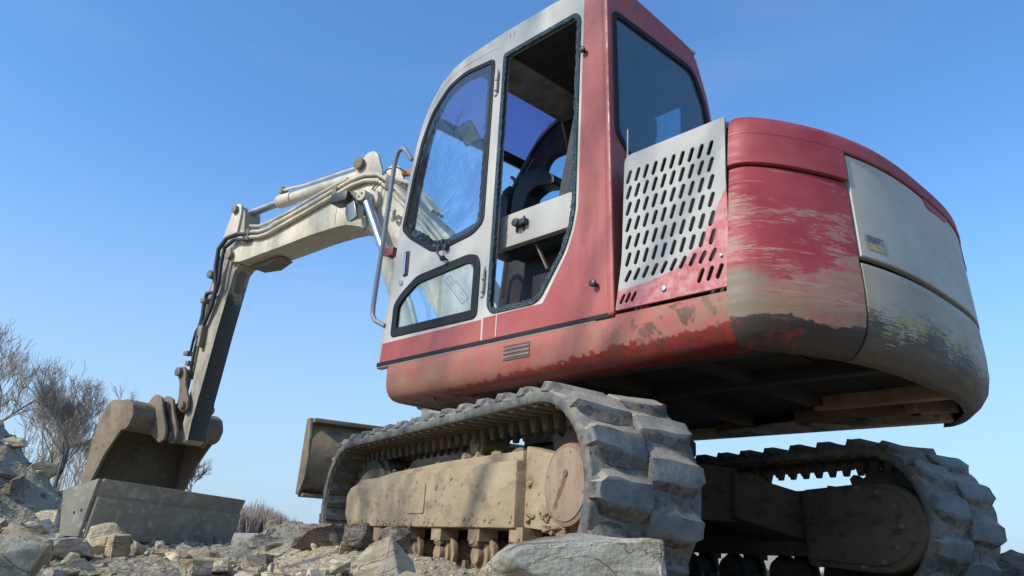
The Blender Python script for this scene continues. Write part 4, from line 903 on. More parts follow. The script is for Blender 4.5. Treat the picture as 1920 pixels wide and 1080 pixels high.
# ---- cab interior
mb = MB(); mb.prism(rpoly([(-0.53, 1.62), (-0.64, 2.10), (-0.635, 2.19), (-0.56, 2.20), (-0.50, 2.12), (-0.40, 1.62)], 0.03), 0.44, 0.88); seat = mb.build("seat", "seat_cloth", ex, 'H', 0.05, 4, 60)
mb = MB(); mb.box(-0.50, 0.0, 0.44, 0.80, 1.50, 1.64); mb.build("seat_cushion", "seat_cloth", seat, None, 0.03, 3)
mb = MB(); mb.box(-0.52, -0.06, 0.36, 0.74, 1.22, 1.49); mb.build("seat_base", "black_plastic", seat, None, 0.02)
mb = MB(); mb.box(-0.598, -0.008, 0.855, 0.895, 1.500, 1.668); cr_ = mb.build("inner_cross_beam", "cab_white", cab, None, 0.008)
mb = MB(); mb.box(-0.245, -0.175, 0.895, 0.925, 1.578, 1.606); mb.cyl((-0.19, 0.91, 1.592), (-0.19, 0.935, 1.592), 0.020, 10); mb.box(-0.222, -0.215, 0.895, 0.905, 1.555, 1.628); mb.box(-0.176, -0.170, 0.895, 0.905, 1.555, 1.628); mb.build("beam_latch", "black_plastic", cab, None, 0.002)
mb = MB(); mb.prism(rpoly([(0.30, 1.62), (0.30, 1.93), (0.22, 1.95), (0.17, 1.93), (0.17, 1.62)], 0.015), 0.52, 0.66); con = mb.build("control_console", "black_plastic", ex, 'H', 0.012)
mb = MB(); mb.prism(rpoly([(0.16, 1.66), (0.13, 1.92), (0.08, 2.03), (-0.06, 2.02), (-0.16, 1.95), (-0.17, 1.90), (-0.05, 1.925), (0.02, 1.90), (0.06, 1.80), (0.05, 1.66)], 0.02), 0.56, 0.66); mb.build("armrest", "black_plastic", con, None, 0.015, 3)
mb = MB(); mb.tube([(0.235, 0.59, 1.94), (0.235, 0.59, 1.965), (0.23, 0.59, 1.975), (0.228, 0.59, 1.985), (0.225, 0.59, 2.0), (0.21, 0.59, 2.02)], [0.055, 0.05, 0.042, 0.046, 0.034, 0.02], 14); mb.tube([(0.21, 0.59, 2.0), (0.13, 0.59, 2.10), (0.08, 0.59, 2.16)], [0.014, 0.016, 0.018], 10); mb.build("joystick", "black_plastic", con, None)
mb = MB(); mb.tube([(0.30, 0.50, 2.02), (0.285, 0.50, 2.08), (0.30, 0.50, 2.13), (0.325, 0.50, 2.15)], 0.010, 8); mb.build("lever_knob", "lever_red", con, None)
mb = MB()
for pth in ([(-0.30, 0.62, 1.50), (-0.33, 0.68, 1.36), (-0.28, 0.72, 1.22), (-0.20, 0.70, 1.12)], [(-0.34, 0.60, 1.42), (-0.38, 0.70, 1.30), (-0.30, 0.78, 1.20), (-0.36, 0.76, 1.10)], [(0.0, 0.5, 1.30), (-0.06, 0.6, 1.24), (-0.2, 0.66, 1.22)], [(0.08, 0.45, 1.22), (-0.02, 0.55, 1.17), (-0.15, 0.62, 1.14)]): mb.tube(pth, 0.018, 8)
mb.build("loose_cables", "hose_rubber", seat, None)
mb = MB()
for k in range(9): mb.cyl((-0.40 + 0.006 * k, 0.79, 1.335 - 0.018 * k), (-0.397 + 0.006 * k, 0.792, 1.326 - 0.018 * k), 0.034, 14)
mb.tube([(-0.40, 0.79, 1.34), (-0.345, 0.80, 1.17)], 0.026, 12); mb.build("rubber_bellows", "hose_rubber", seat, None)
mb = MB(); mb.prism([(-0.25, 1.50), (-0.24, 1.50), (-0.32, 1.36), (-0.33, 1.36)], 0.83, 0.845); mb.build("seat_bracket", "steel", seat, None)

# ---- boom, arm, bucket (boom frame: y>0 is towards the viewer's side)
def BB(): return MB()
btop = [(2.585, 2.345), (2.635, 2.395), (2.632, 2.455), (2.56, 2.525), (2.33, 2.575), (1.95, 2.645), (1.62, 2.715), (1.38, 2.785), (1.22, 2.825), (1.10, 2.838), (0.98, 2.822), (0.89, 2.78), (0.80, 2.700), (0.69, 2.585), (0.50, 2.41), (0.23, 2.165), (-0.03, 1.86), (-0.22, 1.60), (-0.26, 1.40)]
bbot = [(-0.20, 1.22), (-0.10, 1.22), (0.02, 1.33), (0.086, 1.409), (0.353, 1.707), (0.437, 1.81), (0.70, 2.10), (0.87, 2.265), (0.98, 2.335), (1.09, 2.382), (1.23, 2.422), (1.36, 2.425), (1.62, 2.411), (1.93, 2.376), (2.28, 2.342), (2.45, 2.325)]
mb = BB(); mb.prism(btop + bbot, -0.125, 0.125); boom = mb.build("boom", "cream_paint", ex, 'B', 0.006)
lug_o = [(1.20, 2.80), (1.175, 2.90), (1.13, 2.945), (1.08, 2.985), (1.01, 2.985), (0.97, 2.95), (0.89, 2.76)]
for s in (1, -1): mb = BB(); mb.prism(rpoly(lug_o, 0.025), s * 0.125 - 0.012, s * 0.125 + 0.012); mb.build("cylinder_lug", "cream_paint", boom, None, 0.004)
def pin(name, s, z, y0, y1, r, mat="fitting", par=None, n=16): mb = BB(); mb.cyl((s, y0, z), (s, y1, z), r, n); return mb.build(name, mat, par or boom, None, 0.003)
pin("pin_boss", 1.135, 2.895, -0.15, 0.175, 0.048); pin("boom_pin", 2.585, 2.40, -0.16, 0.165, 0.040)
mb = BB(); mb.prism([(2.47, 2.33), (2.43, 2.300), (2.22, 2.290), (2.08, 2.345)], -0.125, 0.02); mb.build("stop_plate", "fitting", boom, None, 0.004)
pin("cylinder_boss", 0.965, 2.557, 0.10, 0.17, 0.085, "cream_paint"); pin("boss_cap", 0.965, 2.557, 0.165, 0.262, 0.045, "cream_paint")
mb = BB(); mb.cyl((0.955, 0.258, 2.565), (0.955, 0.264, 2.565), 0.010, 10); mb.cyl((0.982, 0.258, 2.545), (0.982, 0.264, 2.545), 0.010, 10); mb.build("cap_hole", "mark_dark", boom, None)
mb = BB(); mb.box(1.355, 1.359, 0.124, 0.127, 2.44, 2.72); mb.build("weld_seam", "fitting", boom, None)
# steel pipes along the boom
off = [(2.43, 2.535), (2.33, 2.562), (2.22, 2.545), (2.11, 2.552), (1.95, 2.592), (1.64, 2.665), (1.38, 2.732), (1.20, 2.778), (1.06, 2.788), (0.93, 2.762), (0.80, 2.675), (0.70, 2.575), (0.45, 2.33), (0.25, 2.11)]
for k, (dz, sx) in enumerate(((0.0, 0.0), (-0.048, 0.01))):
    mb = BB(); mb.tube([(s - sx * 0, 0.150, z + dz * (1 if s > 0.9 else 1.2)) for s, z in off], 0.0165, 10); mb.build("hydraulic_pipe", "cream_paint", boom, None)
mb = BB(); mb.tube([(2.36, 0.150, 2.62), (2.25, 0.150, 2.595), (2.12, 0.150, 2.605), (1.86, 0.150, 2.655), (1.65, 0.150, 2.712), (1.42, 0.150, 2.765), (1.25, 0.150, 2.80)], 0.013, 8); mb.build("hydraulic_pipe", "cream_paint", boom, None)
for (s, z) in ((2.36, 2.54), (1.36, 2.72), (0.80, 2.66)): mb = BB(); mb.box(s - 0.022, s + 0.022, 0.125, 0.172, z - 0.055, z + 0.045); mb.build("pipe_clamp", "fitting", boom, None, 0.004)
mb = BB(); mb.tube([(0.78, 0.17, 2.40), (0.72, 0.19, 2.43), (0.68, 0.19, 2.40), (0.70, 0.17, 2.35), (0.72, 0.15, 2.37)], 0.014, 8); mb.build("bent_hose_stub", "cream_paint", boom, None)
mb = BB(); mb.tube([(0.93, 0.19, 2.62), (0.90, 0.16, 2.70), (0.84, 0.15, 2.78), (0.76, 0.13, 2.79), (0.66, 0.14, 2.72)], 0.006, 6); mb.tube([(0.90, 0.2, 2.60), (0.87, 0.16, 2.68), (0.80, 0.16, 2.66)], 0.004, 6); mb.tube([(0.99, 0.2, 2.50), (1.0, 0.14, 2.42), (0.99, 0.14, 2.36), (1.02, 0.135, 2.33)], 0.004, 6); mb.build("loose_wire", "hose_rubber", boom, None)
mb = BB(); mb.tube([(0.86, -0.05, 2.84), (0.80, -0.05, 2.835), (0.72, -0.05, 2.79), (0.68, -0.05, 2.70)], 0.028, 12); mb.build("rusty_pipe_elbow", "rust_orange", boom, None)
mb = BB()
for k in range(3): mb.tube([(0.80, -0.02 + 0.05 * k, 2.72), (0.66, -0.02 + 0.05 * k, 2.66), (0.50, 0.0 + 0.05 * k, 2.50), (0.38, 0.02 + 0.05 * k, 2.36)], 0.016, 8)
mb.build("hydraulic_hose", "cream_paint", boom, None)
# work lamp hanging on the boom side
mb = BB(); mb.box(1.105, 1.275, 0.16, 0.27, 2.545, 2.625); lamp = mb.build("work_lamp", "black_plastic", boom, None, 0.012)
mb = BB(); mb.tube([(1.16, 0.215, 2.632), (1.08, 0.215, 2.60), (1.02, 0.215, 2.545)], 0.020, 8); mb.tube([(1.04, 0.2, 2.55), (1.0, 0.17, 2.50), (1.02, 0.14, 2.45)], 0.014, 8); mb.build("lamp_bracket", "fitting", boom, None)
mb = BB(); mb.box(-0.038, 0.038, -0.012, 0.012, -0.075, 0.075, Matrix.Translation((1.055, 0.235, 2.455)) @ Matrix.Rotation(rad(20), 4, 'Y')); mb.build("lamp_glass", "lamp_lens", boom, None, 0.006)
# faded plate print on the lower boom, seen through the door window
mb = BB(); pl = [(0.10, 1.80), (0.04, 1.735)]
def bar2(a, b_, y=0.1262, t=0.0022): 
    A_v = Vector((a[0], y, a[1])); B_v = Vector((b_[0], y, b_[1])); d = (B_v - A_v).normalized(); n_ = Vector((-d.z, 0, d.x)) * t; mb.add([A_v - n_, B_v - n_, B_v + n_, A_v + n_], [(0, 1, 2, 3)])
e1 = Vector((-0.66, -0.75)); e2 = Vector((0.75, -0.66)); o0 = Vector((0.175, 1.86))
def rect(o_, a, b_):
    q = [o_, o_ + e1 * a, o_ + e1 * a + e2 * b_, o_ + e2 * b_]
    for i in range(4): bar2(q[i], q[(i + 1) % 4])
rect(o0, 0.055, 0.055); rect(o0 + e1 * 0.075 - e2 * 0.01, 0.17, 0.062)
r = random.Random(4)
for k in range(14): q = o0 + e1 * (0.09 + 0.01 * k) + e2 * r.choice([0.005, 0.03]); bar2(q, q + e1 * 0.006 + e2 * r.uniform(0.004, 0.015), t=0.0012)
for k in range(4): q = o0 - e2 * 0.03 + e1 * 0.013 * k; bar2(q, q + e1 * 0.008 + e2 * r.uniform(-.004, 0.012), t=0.0015)
q = o0 + e1 * 0.027; bar2(q, q + e2 * 0.055, t=0.001); q = o0 + e2 * 0.027; bar2(q, q + e1 * 0.055, t=0.001)
mb.build("faded_print", "mark_dark", boom, None, flat=True)
# swing post at the front of the deck
mb = BB(); mb.cyl((-0.25, 0, 0.86), (-0.25, 0, 1.42), 0.10, 24); mb.box(-0.34, 0.02, -0.17, -0.13, 1.15, 1.50); mb.box(-0.34, 0.02, 0.13, 0.17, 1.15, 1.50); mb.box(-0.2, 0.22, -0.1, 0.24, 0.88, 1.02); mb.build("swing_post", "cream_paint", ex, 'B', 0.008)
# boom cylinder on the viewer's side
bc = [(0.965, 2.557), (0.705, 2.077), (0.25, 0.98)]
d = (Vector(bc[1]) - Vector(bc[0]))
mb = BB(); mb.tube([(0.672, 0.21, 2.010), (0.455, 0.21, 1.60), (0.20, 0.21, 0.98)], 0.066, 24); cyl = mb.build("boom_cylinder", "cream_paint", ex, 'B', 0.004)
mb = BB(); mb.tube([(0.955, 0.21, 2.538), (0.672, 0.21, 2.010)], 0.034, 20); mb.build("piston_rod", "chrome", cyl, None)
mb = BB(); mb.tube([(0.700, 0.21, 2.062), (0.668, 0.21, 2.002)], 0.060, 20); mb.build("gland", "cream_paint", cyl, None, 0.003)
mb = BB(); mb.box(0.575, 0.665, 0.18, 0.27, 2.02, 2.085); mb.build("red_collar", "collar_red", cyl, None, 0.01)
mb = BB(); mb.tube([(0.60, 0.215, 2.03), (0.50, 0.28, 1.9), (0.34, 0.29, 1.62), (0.28, 0.28, 1.45), (0.14, 0.28, 1.30)], 0.017, 10); mb.build("hydraulic_pipe", "cream_paint", cyl, None)
# arm cylinder on top
mb = BB(); ac0, ac1, ac2 = Vector((1.135, 0, 2.895)), Vector((2.225, 0, 2.868)), Vector((2.655, 0, 2.835))
mb.tube([ac0 + Vector((0.03, 0, 0)), ac1 - Vector((0.06, 0, 0))], 0.047, 24); acy = mb.build("arm_cylinder", "cream_paint", ex, 'B', 0.003)
mb = BB(); mb.tube([ac1 - Vector((0.17, 0, -0.004)), ac1], 0.057, 24); mb.build("gland", "cream_paint", acy, None, 0.006)
mb = BB(); mb.tube([ac1, ac2], 0.037, 20); mb.build("piston_rod", "chrome", acy, None)
mb = BB(); mb.tube([(1.17, 0.02, 2.975), (1.24, 0.02, 2.99), (1.33, 0.02, 2.965), (1.9, 0.02, 2.945), (2.05, 0.02, 2.955), (2.17, 0.02, 2.96), (2.20, 0.02, 2.92)], 0.013, 8); mb.build("hydraulic_pipe", "cream_paint", acy, None)
mb = BB(); mb.box(1.215, 1.255, -0.03, 0.05, 2.93, 3.03); mb.box(2.165, 2.20, -0.03, 0.04, 2.93, 2.99); mb.build("pipe_clamp", "fitting", acy, None, 0.004)
# arm
armL = [(2.655, 2.885), (2.70, 2.83), (2.77, 2.65), (2.865, 2.36), (2.855, 2.15), (2.86, 1.80), (2.878, 1.37), (2.905, 1.00), (2.90, 0.87), (2.85, 0.84)]
armR = [(2.80, 0.87), (2.795, 0.99), (2.731, 1.354), (2.661, 1.789), (2.569, 2.268), (2.50, 2.33), (2.51, 2.52), (2.56, 2.80), (2.60, 2.87)]
mb = BB(); mb.prism(armL + armR, -0.082, 0.082); arm = mb.build("arm", "arm_paint", ex, 'B', 0.006)
arm.data.materials.append(M["arm_grime_shade"])
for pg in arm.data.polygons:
    if pg.normal.x < -0.8 and abs(pg.center.y) < 0.08: pg.material_index = 1  # machine-facing side gets the grime with painted shade
for s in (1, -1): mb = BB(); mb.prism(rpoly([(2.70, 2.86), (2.655, 2.905), (2.60, 2.885), (2.585, 2.80), (2.60, 2.60), (2.78, 2.60)], 0.02), s * 0.082, s * 0.104); mb.build("cylinder_lug", "cream_paint", arm, None, 0.003)
pin("rod_pin", 2.660, 2.845, -0.13, 0.135, 0.036, par=arm); pin("bucket_cylinder_pin", 2.85, 2.275, -0.10, 0.13, 0.036, par=arm)
mb = BB(); mb.prism([(2.55, 2.33), (2.55, 2.24), (2.60, 2.10)], -0.03, 0.03); mb.build("stiffener", "fitting", arm, None, 0.003)
mb = BB(); mb.tube([(2.90, 0.0, 2.27), (2.95, 0.0, 2.0), (3.0, 0, 1.72)], 0.045, 16); bcy = mb.build("bucket_cylinder", "fitting", arm, None)
mb = BB(); mb.tube([(3.0, 0, 1.72), (3.01, 0, 1.43)], 0.026, 14); mb.build("piston_rod", "steel", arm, None)
hoses = [[(2.36, 0.16, 2.54), (2.50, 0.165, 2.565), (2.62, 0.175, 2.545), (2.705, 0.175, 2.46), (2.715, 0.165, 2.30), (2.70, 0.14, 2.14), (2.74, 0.12, 1.98), (2.80, 0.115, 1.86), (2.835, 0.115, 1.80)],
         [(2.36, 0.16, 2.49), (2.52, 0.165, 2.52), (2.64, 0.165, 2.47), (2.66, 0.16, 2.33), (2.655, 0.15, 2.17), (2.70, 0.13, 2.09), (2.84, 0.12, 2.10), (2.865, 0.115, 2.04), (2.855, 0.115, 1.9), (2.88, 0.115, 1.72)],
         [(2.70, 0.15, 2.40), (2.735, 0.14, 2.30), (2.72, 0.12, 2.16), (2.765, 0.115, 2.0), (2.81, 0.11, 1.86)],
         [(2.86, 0.11, 1.84), (2.93, 0.10, 1.78), (2.96, 0.09, 1.70), (2.985, 0.08, 1.60)],
         [(2.87, 0.10, 1.76), (2.895, 0.10, 1.66), (2.92, 0.09, 1.56), (2.915, 0.09, 1.44)]]
for hh, rr in zip(hoses, (0.019, 0.017, 0.011, 0.012, 0.013)): mb = BB(); mb.tube(hh, rr, 8); mb.build("hydraulic_hose", "hose_rubber", arm, None)
for (s, z, a_, b_) in ((2.83, 1.77, .028, .045), (2.82, 1.68, .018, .05), (2.975, 1.59, .03, .018), (2.93, 1.50, .022, .02), (2.87, 2.04, .03, .02)): mb = BB(); mb.box(s - a_, s + a_, 0.075, 0.135, z - b_, z + b_); mb.build("hose_fitting", "fitting", arm, None, 0.006)
# linkage
for s in (1, -1):
    mb = BB(); mb.prism(rpoly([(3.045, 1.43), (3.02, 1.475), (2.965, 1.475), (2.925, 1.43), (2.90, 1.31), (2.825, 1.19), (2.82, 1.11), (2.87, 1.085), (2.935, 1.12), (2.965, 1.22), (2.985, 1.33)], 0.012), s * 0.105, s * 0.128); mb.build("idler_link", "bucket_steel", arm, None, 0.005)
pin("link_pin", 3.0, 1.427, -0.15, 0.16, 0.038, "steel", arm); pin("idler_pin", 2.874, 1.142, -0.15, 0.155, 0.034, "steel", arm)
for s in (1, -1): mb = BB(); mb.tube([(3.005, s * 0.05, 1.43), (3.03, s * 0.05, 1.14)], 0.034, 10); mb.build("push_link", "fitting", arm, None)
# bucket
back = [(3.11, 0.995), (3.17, 1.10), (3.26, 1.155), (3.40, 1.165), (3.49, 1.10), (3.555, 1.0), (3.585, 0.80), (3.60, 0.6), (3.64, 0.40), (3.70, 0.20)]
inn = []
for i, p_ in enumerate(back):
    a_ = Vector(back[max(i - 1, 0)]); b_ = Vector(back[min(i + 1, len(back) - 1)]); d = (b_ - a_).normalized(); n_ = Vector((-d.y, d.x)) * -0.016
    inn.append(tuple(Vector(p_) + n_))
mb = BB(); mb.prism(back + inn[::-1], -0.41, 0.41); bucket = mb.build("bucket", "bucket_steel", ex, 'B', 0.003)
bucket.data.materials.append(M["bucket_inner_shade"])
for pg in bucket.data.polygons:                      # shade inside the bucket is painted on as a darker brown
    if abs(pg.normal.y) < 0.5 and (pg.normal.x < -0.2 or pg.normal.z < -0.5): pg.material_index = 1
op = [(3.68, 0.20), (3.60, 0.33), (3.50, 0.46), (3.36, 0.72), (3.22, 0.88), (3.11, 0.975)]
for s in (1, -1): mb = BB(); mb.prism(rpoly(back + op, 0.02, 2), s * 0.41, s * 0.432); mb.build("side_plate", "bucket_steel", bucket, None, 0.004)
mb = BB(); mb.prism(rpoly([(3.10, 0.93), (3.06, 1.02), (3.10, 1.12), (3.20, 1.165), (3.28, 1.14), (3.26, 0.95), (3.18, 0.90)], 0.03), -0.43, 0.43); mb.build("top_tube", "bucket_steel", bucket, None, 0.01, 3)
ear = rpoly([(3.165, 1.19), (3.10, 1.235), (3.0, 1.20), (2.955, 1.09), (2.86, 0.93), (2.86, 0.86), (2.92, 0.825), (2.985, 0.86), (3.06, 0.90), (3.14, 0.93), (3.22, 1.02)], 0.025)
for y in (0.150, 0.128, -0.128): mb = BB(); mb.prism(ear if y != 0.150 else ear, y, y + (0.022 if y > 0 else -0.022)); 
for y0_, y1_, sh_ in ((0.128, 0.152, 0.0), (0.205, 0.229, 0.03), (-0.152, -0.128, 0.0)):
    mb = BB(); mb.prism([(a + sh_ * 1.2, b) for a, b in ear], y0_, y1_); mb.build("bucket_ear", "bucket_steel", bucket, None, 0.006)
pin("bucket_pin", 3.055, 1.135, -0.17, 0.185, 0.040, "steel", bucket); pin("bucket_pin", 2.925, 0.895, -0.17, 0.185, 0.034, "steel", bucket); pin("pin_sleeve", 2.925, 0.895, -0.12, 0.12, 0.055, "bucket_steel", bucket)
for k in range(5): mb = BB(); y = -0.36 + 0.18 * k; mb.prism([(3.68, 0.26), (3.72, 0.19), (3.74, 0.06), (3.70, 0.16)], y - 0.03, y + 0.03); mb.build("bucket_tooth", "bucket_steel", bucket, None, 0.003)

# ------------------------------------------------------------------ spare ditching bucket on the ground
A_b = Vector((1.7594, 2.2053, 0)); e_ = Vector((0.6732, -0.7394, 0)); w_ = Vector((-0.7394, -0.6732, 0))
sp = empty("ditching_bucket", A_b + Vector((0, 0, 0.14)))
tag(sp, "wide grey steel ditching bucket lying on rubble below the hanging bucket", "bucket")
mm = Matrix(((e_.x, w_.x, 0, 0), (e_.y, w_.y, 0, 0), (0, 0, 1, 0), (0, 0, 0, 1)))
def spb(name, pts0, pts1, par, local_bevel=0.006, mat="old_bucket_steel"):     # section at left end / right end, points (w, z)
    n = len(pts0); Ls = 1.336; v = [mm @ Vector((0, a, z - 0.14)) for a, z in pts0] + [mm @ Vector((Ls, a, z - 0.14)) for a, z in pts1]
    mb = MB(); mb.add(v, [tuple(range(n)), tuple(reversed(range(n, 2 * n)))] + [(i, i + n, (i + 1) % n + n, (i + 1) % n) for i in range(n)])
    me_b = bpy.data.meshes.new(name); me_b.from_pydata(mb.v, [], mb.f); bm = bmesh.new(); bm.from_mesh(me_b); bmesh.ops.recalc_face_normals(bm, faces=bm.faces)
    bmesh.ops.bevel(bm, geom=[e for e in bm.edges if e.calc_face_angle(0) > 0.5], offset=local_bevel, segments=2, affect='EDGES'); bm.to_mesh(me_b); bm.free(); smooth(me_b)
    o = put(name, me_b, mat, par, None); return o
LZ = lambda dz: [(0.0, 0.416 + dz), (-0.02, 0.316 + dz)]
spb("cutting_edge", [(0.0, 0.416), (-0.028, 0.318), (-0.006, 0.312), (0.024, 0.412)], [(0.0, 0.400), (-0.040, 0.298), (-0.018, 0.292), (0.024, 0.396)], sp)
spb("bucket_shell", [(-0.018, 0.32), (-0.060, 0.10), (-0.03, 0.09), (0.012, 0.32)], [(-0.026, 0.30), (-0.090, 0.08), (-0.06, 0.07), (0.004, 0.30)], sp)
spb("bucket_floor", [(-0.06, 0.10), (-0.055, 0.08), (-0.18, 0.07), (-0.18, 0.09)], [(-0.09, 0.10), (-0.08, 0.08), (-0.20, 0.07), (-0.20, 0.09)], sp)
def endplate(x, nm="end_plate"):
    pts = [(0.0, 0.414), (-0.232, 0.348), (-0.22, 0.25), (-0.19, 0.10), (-0.06, 0.10), (-0.035, 0.25)]
    if x > 1: pts = [(a - 0.01, z - 0.016) for a, z in pts]
    n = len(pts); mb = MB(); mb.add([mm @ Vector((x - 0.012, a, z - 0.14)) for a, z in pts] + [mm @ Vector((x + 0.012, a, z - 0.14)) for a, z in pts], [tuple(range(n)), tuple(reversed(range(n, 2 * n)))] + [(i, i + n, (i + 1) % n + n, (i + 1) % n) for i in range(n)])
    return mb.build(nm, "old_bucket_steel", sp, None, 0.003)
endplate(-0.010); endplate(1.346)
mb = MB()
for a, z in ((-0.120, 0.225), (-0.072, 0.240)): mb.cyl(mm @ Vector((-0.0235, a, z - 0.14)), mm @ Vector((-0.018, a, z - 0.14)), 0.009, 8)
mb.build("bolt_hole", "mark_dark", sp, None)

# ------------------------------------------------------------------ named stones
ROCKS = []
def rock(label, x, y, z, size, seed, mat="stone_grey", yaw=0, tilt=(0, 0), n=15, sub=4, rough=0.05, name="stone", cat="stone", pw=6):
    me = hull(seed, n, size, sub, rough, pw); smooth(me, 28)
    o = put(name, me, mat); o.matrix_world = Matrix.Translation((x, y, z)) @ Matrix.Rotation(rad(yaw), 4, 'Z') @ Matrix.Rotation(rad(tilt[0]), 4, 'X') @ Matrix.Rotation(rad(tilt[1]), 4, 'Y')
    tag(o, label, cat); ROCKS.append((x, y, max(size[:2]) * 0.5)); return o
def pix(px, py, d):           # ground-plan spot for a stone seen near that bearing, d metres away
    r_ = CF * 1504.33 + CR * (px - 960) - CU * (py - 540); k = d / math.hypot(r_.x, r_.y); return CP + r_ * k
def seat_z(x, y, z, h): g_ = float(height(x, y)); return min(max(z, g_ + 0.12 * h), g_ + 0.48 * h)

R_ = rock
def rk(label, px, py, d, size, seed, mat, yaw=0, tilt=(0, 0), **kw): p_ = pix(px, py, d); return rock(label, p_.x, p_.y, seat_z(p_.x, p_.y, p_.z, size[2]), size, seed, mat, yaw, tilt, **kw)
def rs(label, px, py, d, size, seed, mat, yaw=0, tilt=(0, 0), **kw):      # set down where the bearing meets the slope
    for k in range(400):
        p_ = pix(px, py, 5 + k * 0.02)
        if p_.z <= float(height(p_.x, p_.y)): break
    return rock(label, p_.x, p_.y, float(height(p_.x, p_.y)) - 0.18 * size[2], size, seed, mat, yaw, tilt, **kw)
rk("large pale slab with a brown stripe, right in front of the near track", 1104, 1100, 1.40, (0.35, 0.25, 0.185), 118, "stone_pale", AZ0 - 84, (5, -5), sub=7, n=20, rough=0.038, pw=9)
rk("big grey boulder at the left edge of the rubble", 18, 1022, 2.2, (0.17, 0.16, 0.13), 12, "stone_grey", 20, (10, 8))
rk("upright angular block leaning above the big left boulder", 62, 982, 3.0, (0.17, 0.14, 0.11), 13, "stone_grey", 65, (20, -15))
rk("smooth pale slab to the right of the upright block", 105, 985, 3.4, (0.22, 0.16, 0.10), 14, "stone_pale", 30, (5, 5))
rk("small brown stone under the big left boulder", 62, 1047, 2.0, (0.07, 0.05, 0.04), 15, "stone_tan", 10)
rk("rounded tan stone in front of the ditching bucket's left half", 222, 992, 3.6, (0.11, 0.10, 0.10), 16, "stone_tan", 40)
rk("curved grey stone slab leaning beside the rounded tan stone", 205, 984, 3.75, (0.16, 0.10, 0.13), 17, "stone_grey", 80, (25, 0))
rk("thin pale slab tilted up right of the rounded tan stone", 262, 980, 3.9, (0.12, 0.08, 0.06), 18, "stone_pale", 20, (0, 25))
rk("flat grey stone left of the curved slab", 155, 990, 3.5, (0.14, 0.12, 0.07), 19, "stone_grey", 5)
rk("flat pale stone on tan base before the ditching bucket's middle", 340, 1008, 3.4, (0.15, 0.11, 0.055), 20, "stone_pale", 15)
rk("low grey block under the ditching bucket's right corner", 390, 1006, 3.6, (0.11, 0.10, 0.06), 21, "stone_grey", 50)
rk("small upright pale stone against the ditching bucket", 305, 1000, 3.8, (0.05, 0.05, 0.07), 22, "stone_pale", 70, (15, 0))
rk("tan wedge stone with pointed top, middle of the rubble", 372, 1034, 2.7, (0.10, 0.07, 0.085), 23, "stone_tan", 60, (10, 20))
rk("broad bluish slab right of the tan wedge", 422, 1040, 2.8, (0.13, 0.11, 0.05), 24, "stone_pale", 25, (4, 8))
rk("flat whitish slab lying left of the dark mud heap", 517, 1042, 2.6, (0.13, 0.09, 0.03), 25, "stone_pale", -10)
rk("long tan block with brown broken end", 490, 1062, 2.2, (0.13, 0.07, 0.05), 26, "stone_tan", -35)
rk("dark split clod behind the whitish slab", 500, 1018, 3.1, (0.13, 0.10, 0.07), 27, "clod", 30, name="earth_clod", cat="clod", rough=0.08)
rk("tall pointed grey rock before the front half of the near track", 722, 1040, 2.15, (0.16, 0.13, 0.15), 28, "stone_grey", 35, (12, 18))
rk("pale rock leaning on the pointed grey rock's right side", 790, 1062, 1.95, (0.13, 0.10, 0.11), 29, "stone_grey", 70, (0, 30))
rk("small whitish stone left of the pointed grey rock", 640, 1022, 2.7, (0.09, 0.06, 0.05), 30, "stone_pale", 0)
rk("brown chip stone left of the pointed grey rock, below the whitish stone", 592, 1058, 2.3, (0.05, 0.045, 0.035), 31, "stone_tan", 0)
rk("flat grey stone below the smooth pale slab", 180, 1058, 2.3, (0.12, 0.08, 0.03), 32, "stone_pale", 30)
rk("grey rock at the right edge beside the far track", 1905, 1066, 5.2, (0.35, 0.3, 0.22), 33, "clod", 30, cat="stone")
rk("dark mud mound left of the near track's front", 605, 1012, 3.6, (0.28, 0.22, 0.14), 34, "clod", 20, sub=5, rough=0.12, name="earth_clod", cat="clod")
rk("sharp dark clod on top of the mud at the near track's front", 745, 992, 3.0, (0.13, 0.10, 0.09), 35, "clod", 60, sub=4, rough=0.13, name="earth_clod", cat="clod")
rk("crumbly clod between the mud mound and the pointed grey rock", 672, 1004, 3.2, (0.18, 0.14, 0.10), 36, "clod", 0, sub=4, rough=0.12, name="earth_clod", cat="clod")
rs("pale slab high on the left spoil slope", 18, 830, 8.0, (0.36, 0.25, 0.13), 37, "stone_pale", 60, (20, 10))
rs("long pale slab halfway down the left spoil slope", 72, 880, 8.0, (0.42, 0.28, 0.13), 38, "stone_pale", 50, (20, 20))
rs("grey slab near the foot of the left spoil slope", 110, 925, 7.8, (0.36, 0.25, 0.15), 39, "stone_grey", 50, (15, 20))
rs("dark earth clod at the left spoil slope's edge", 20, 900, 7.2, (0.4, 0.3, 0.25), 40, "clod", 20, rough=0.1, name="earth_clod", cat="clod")

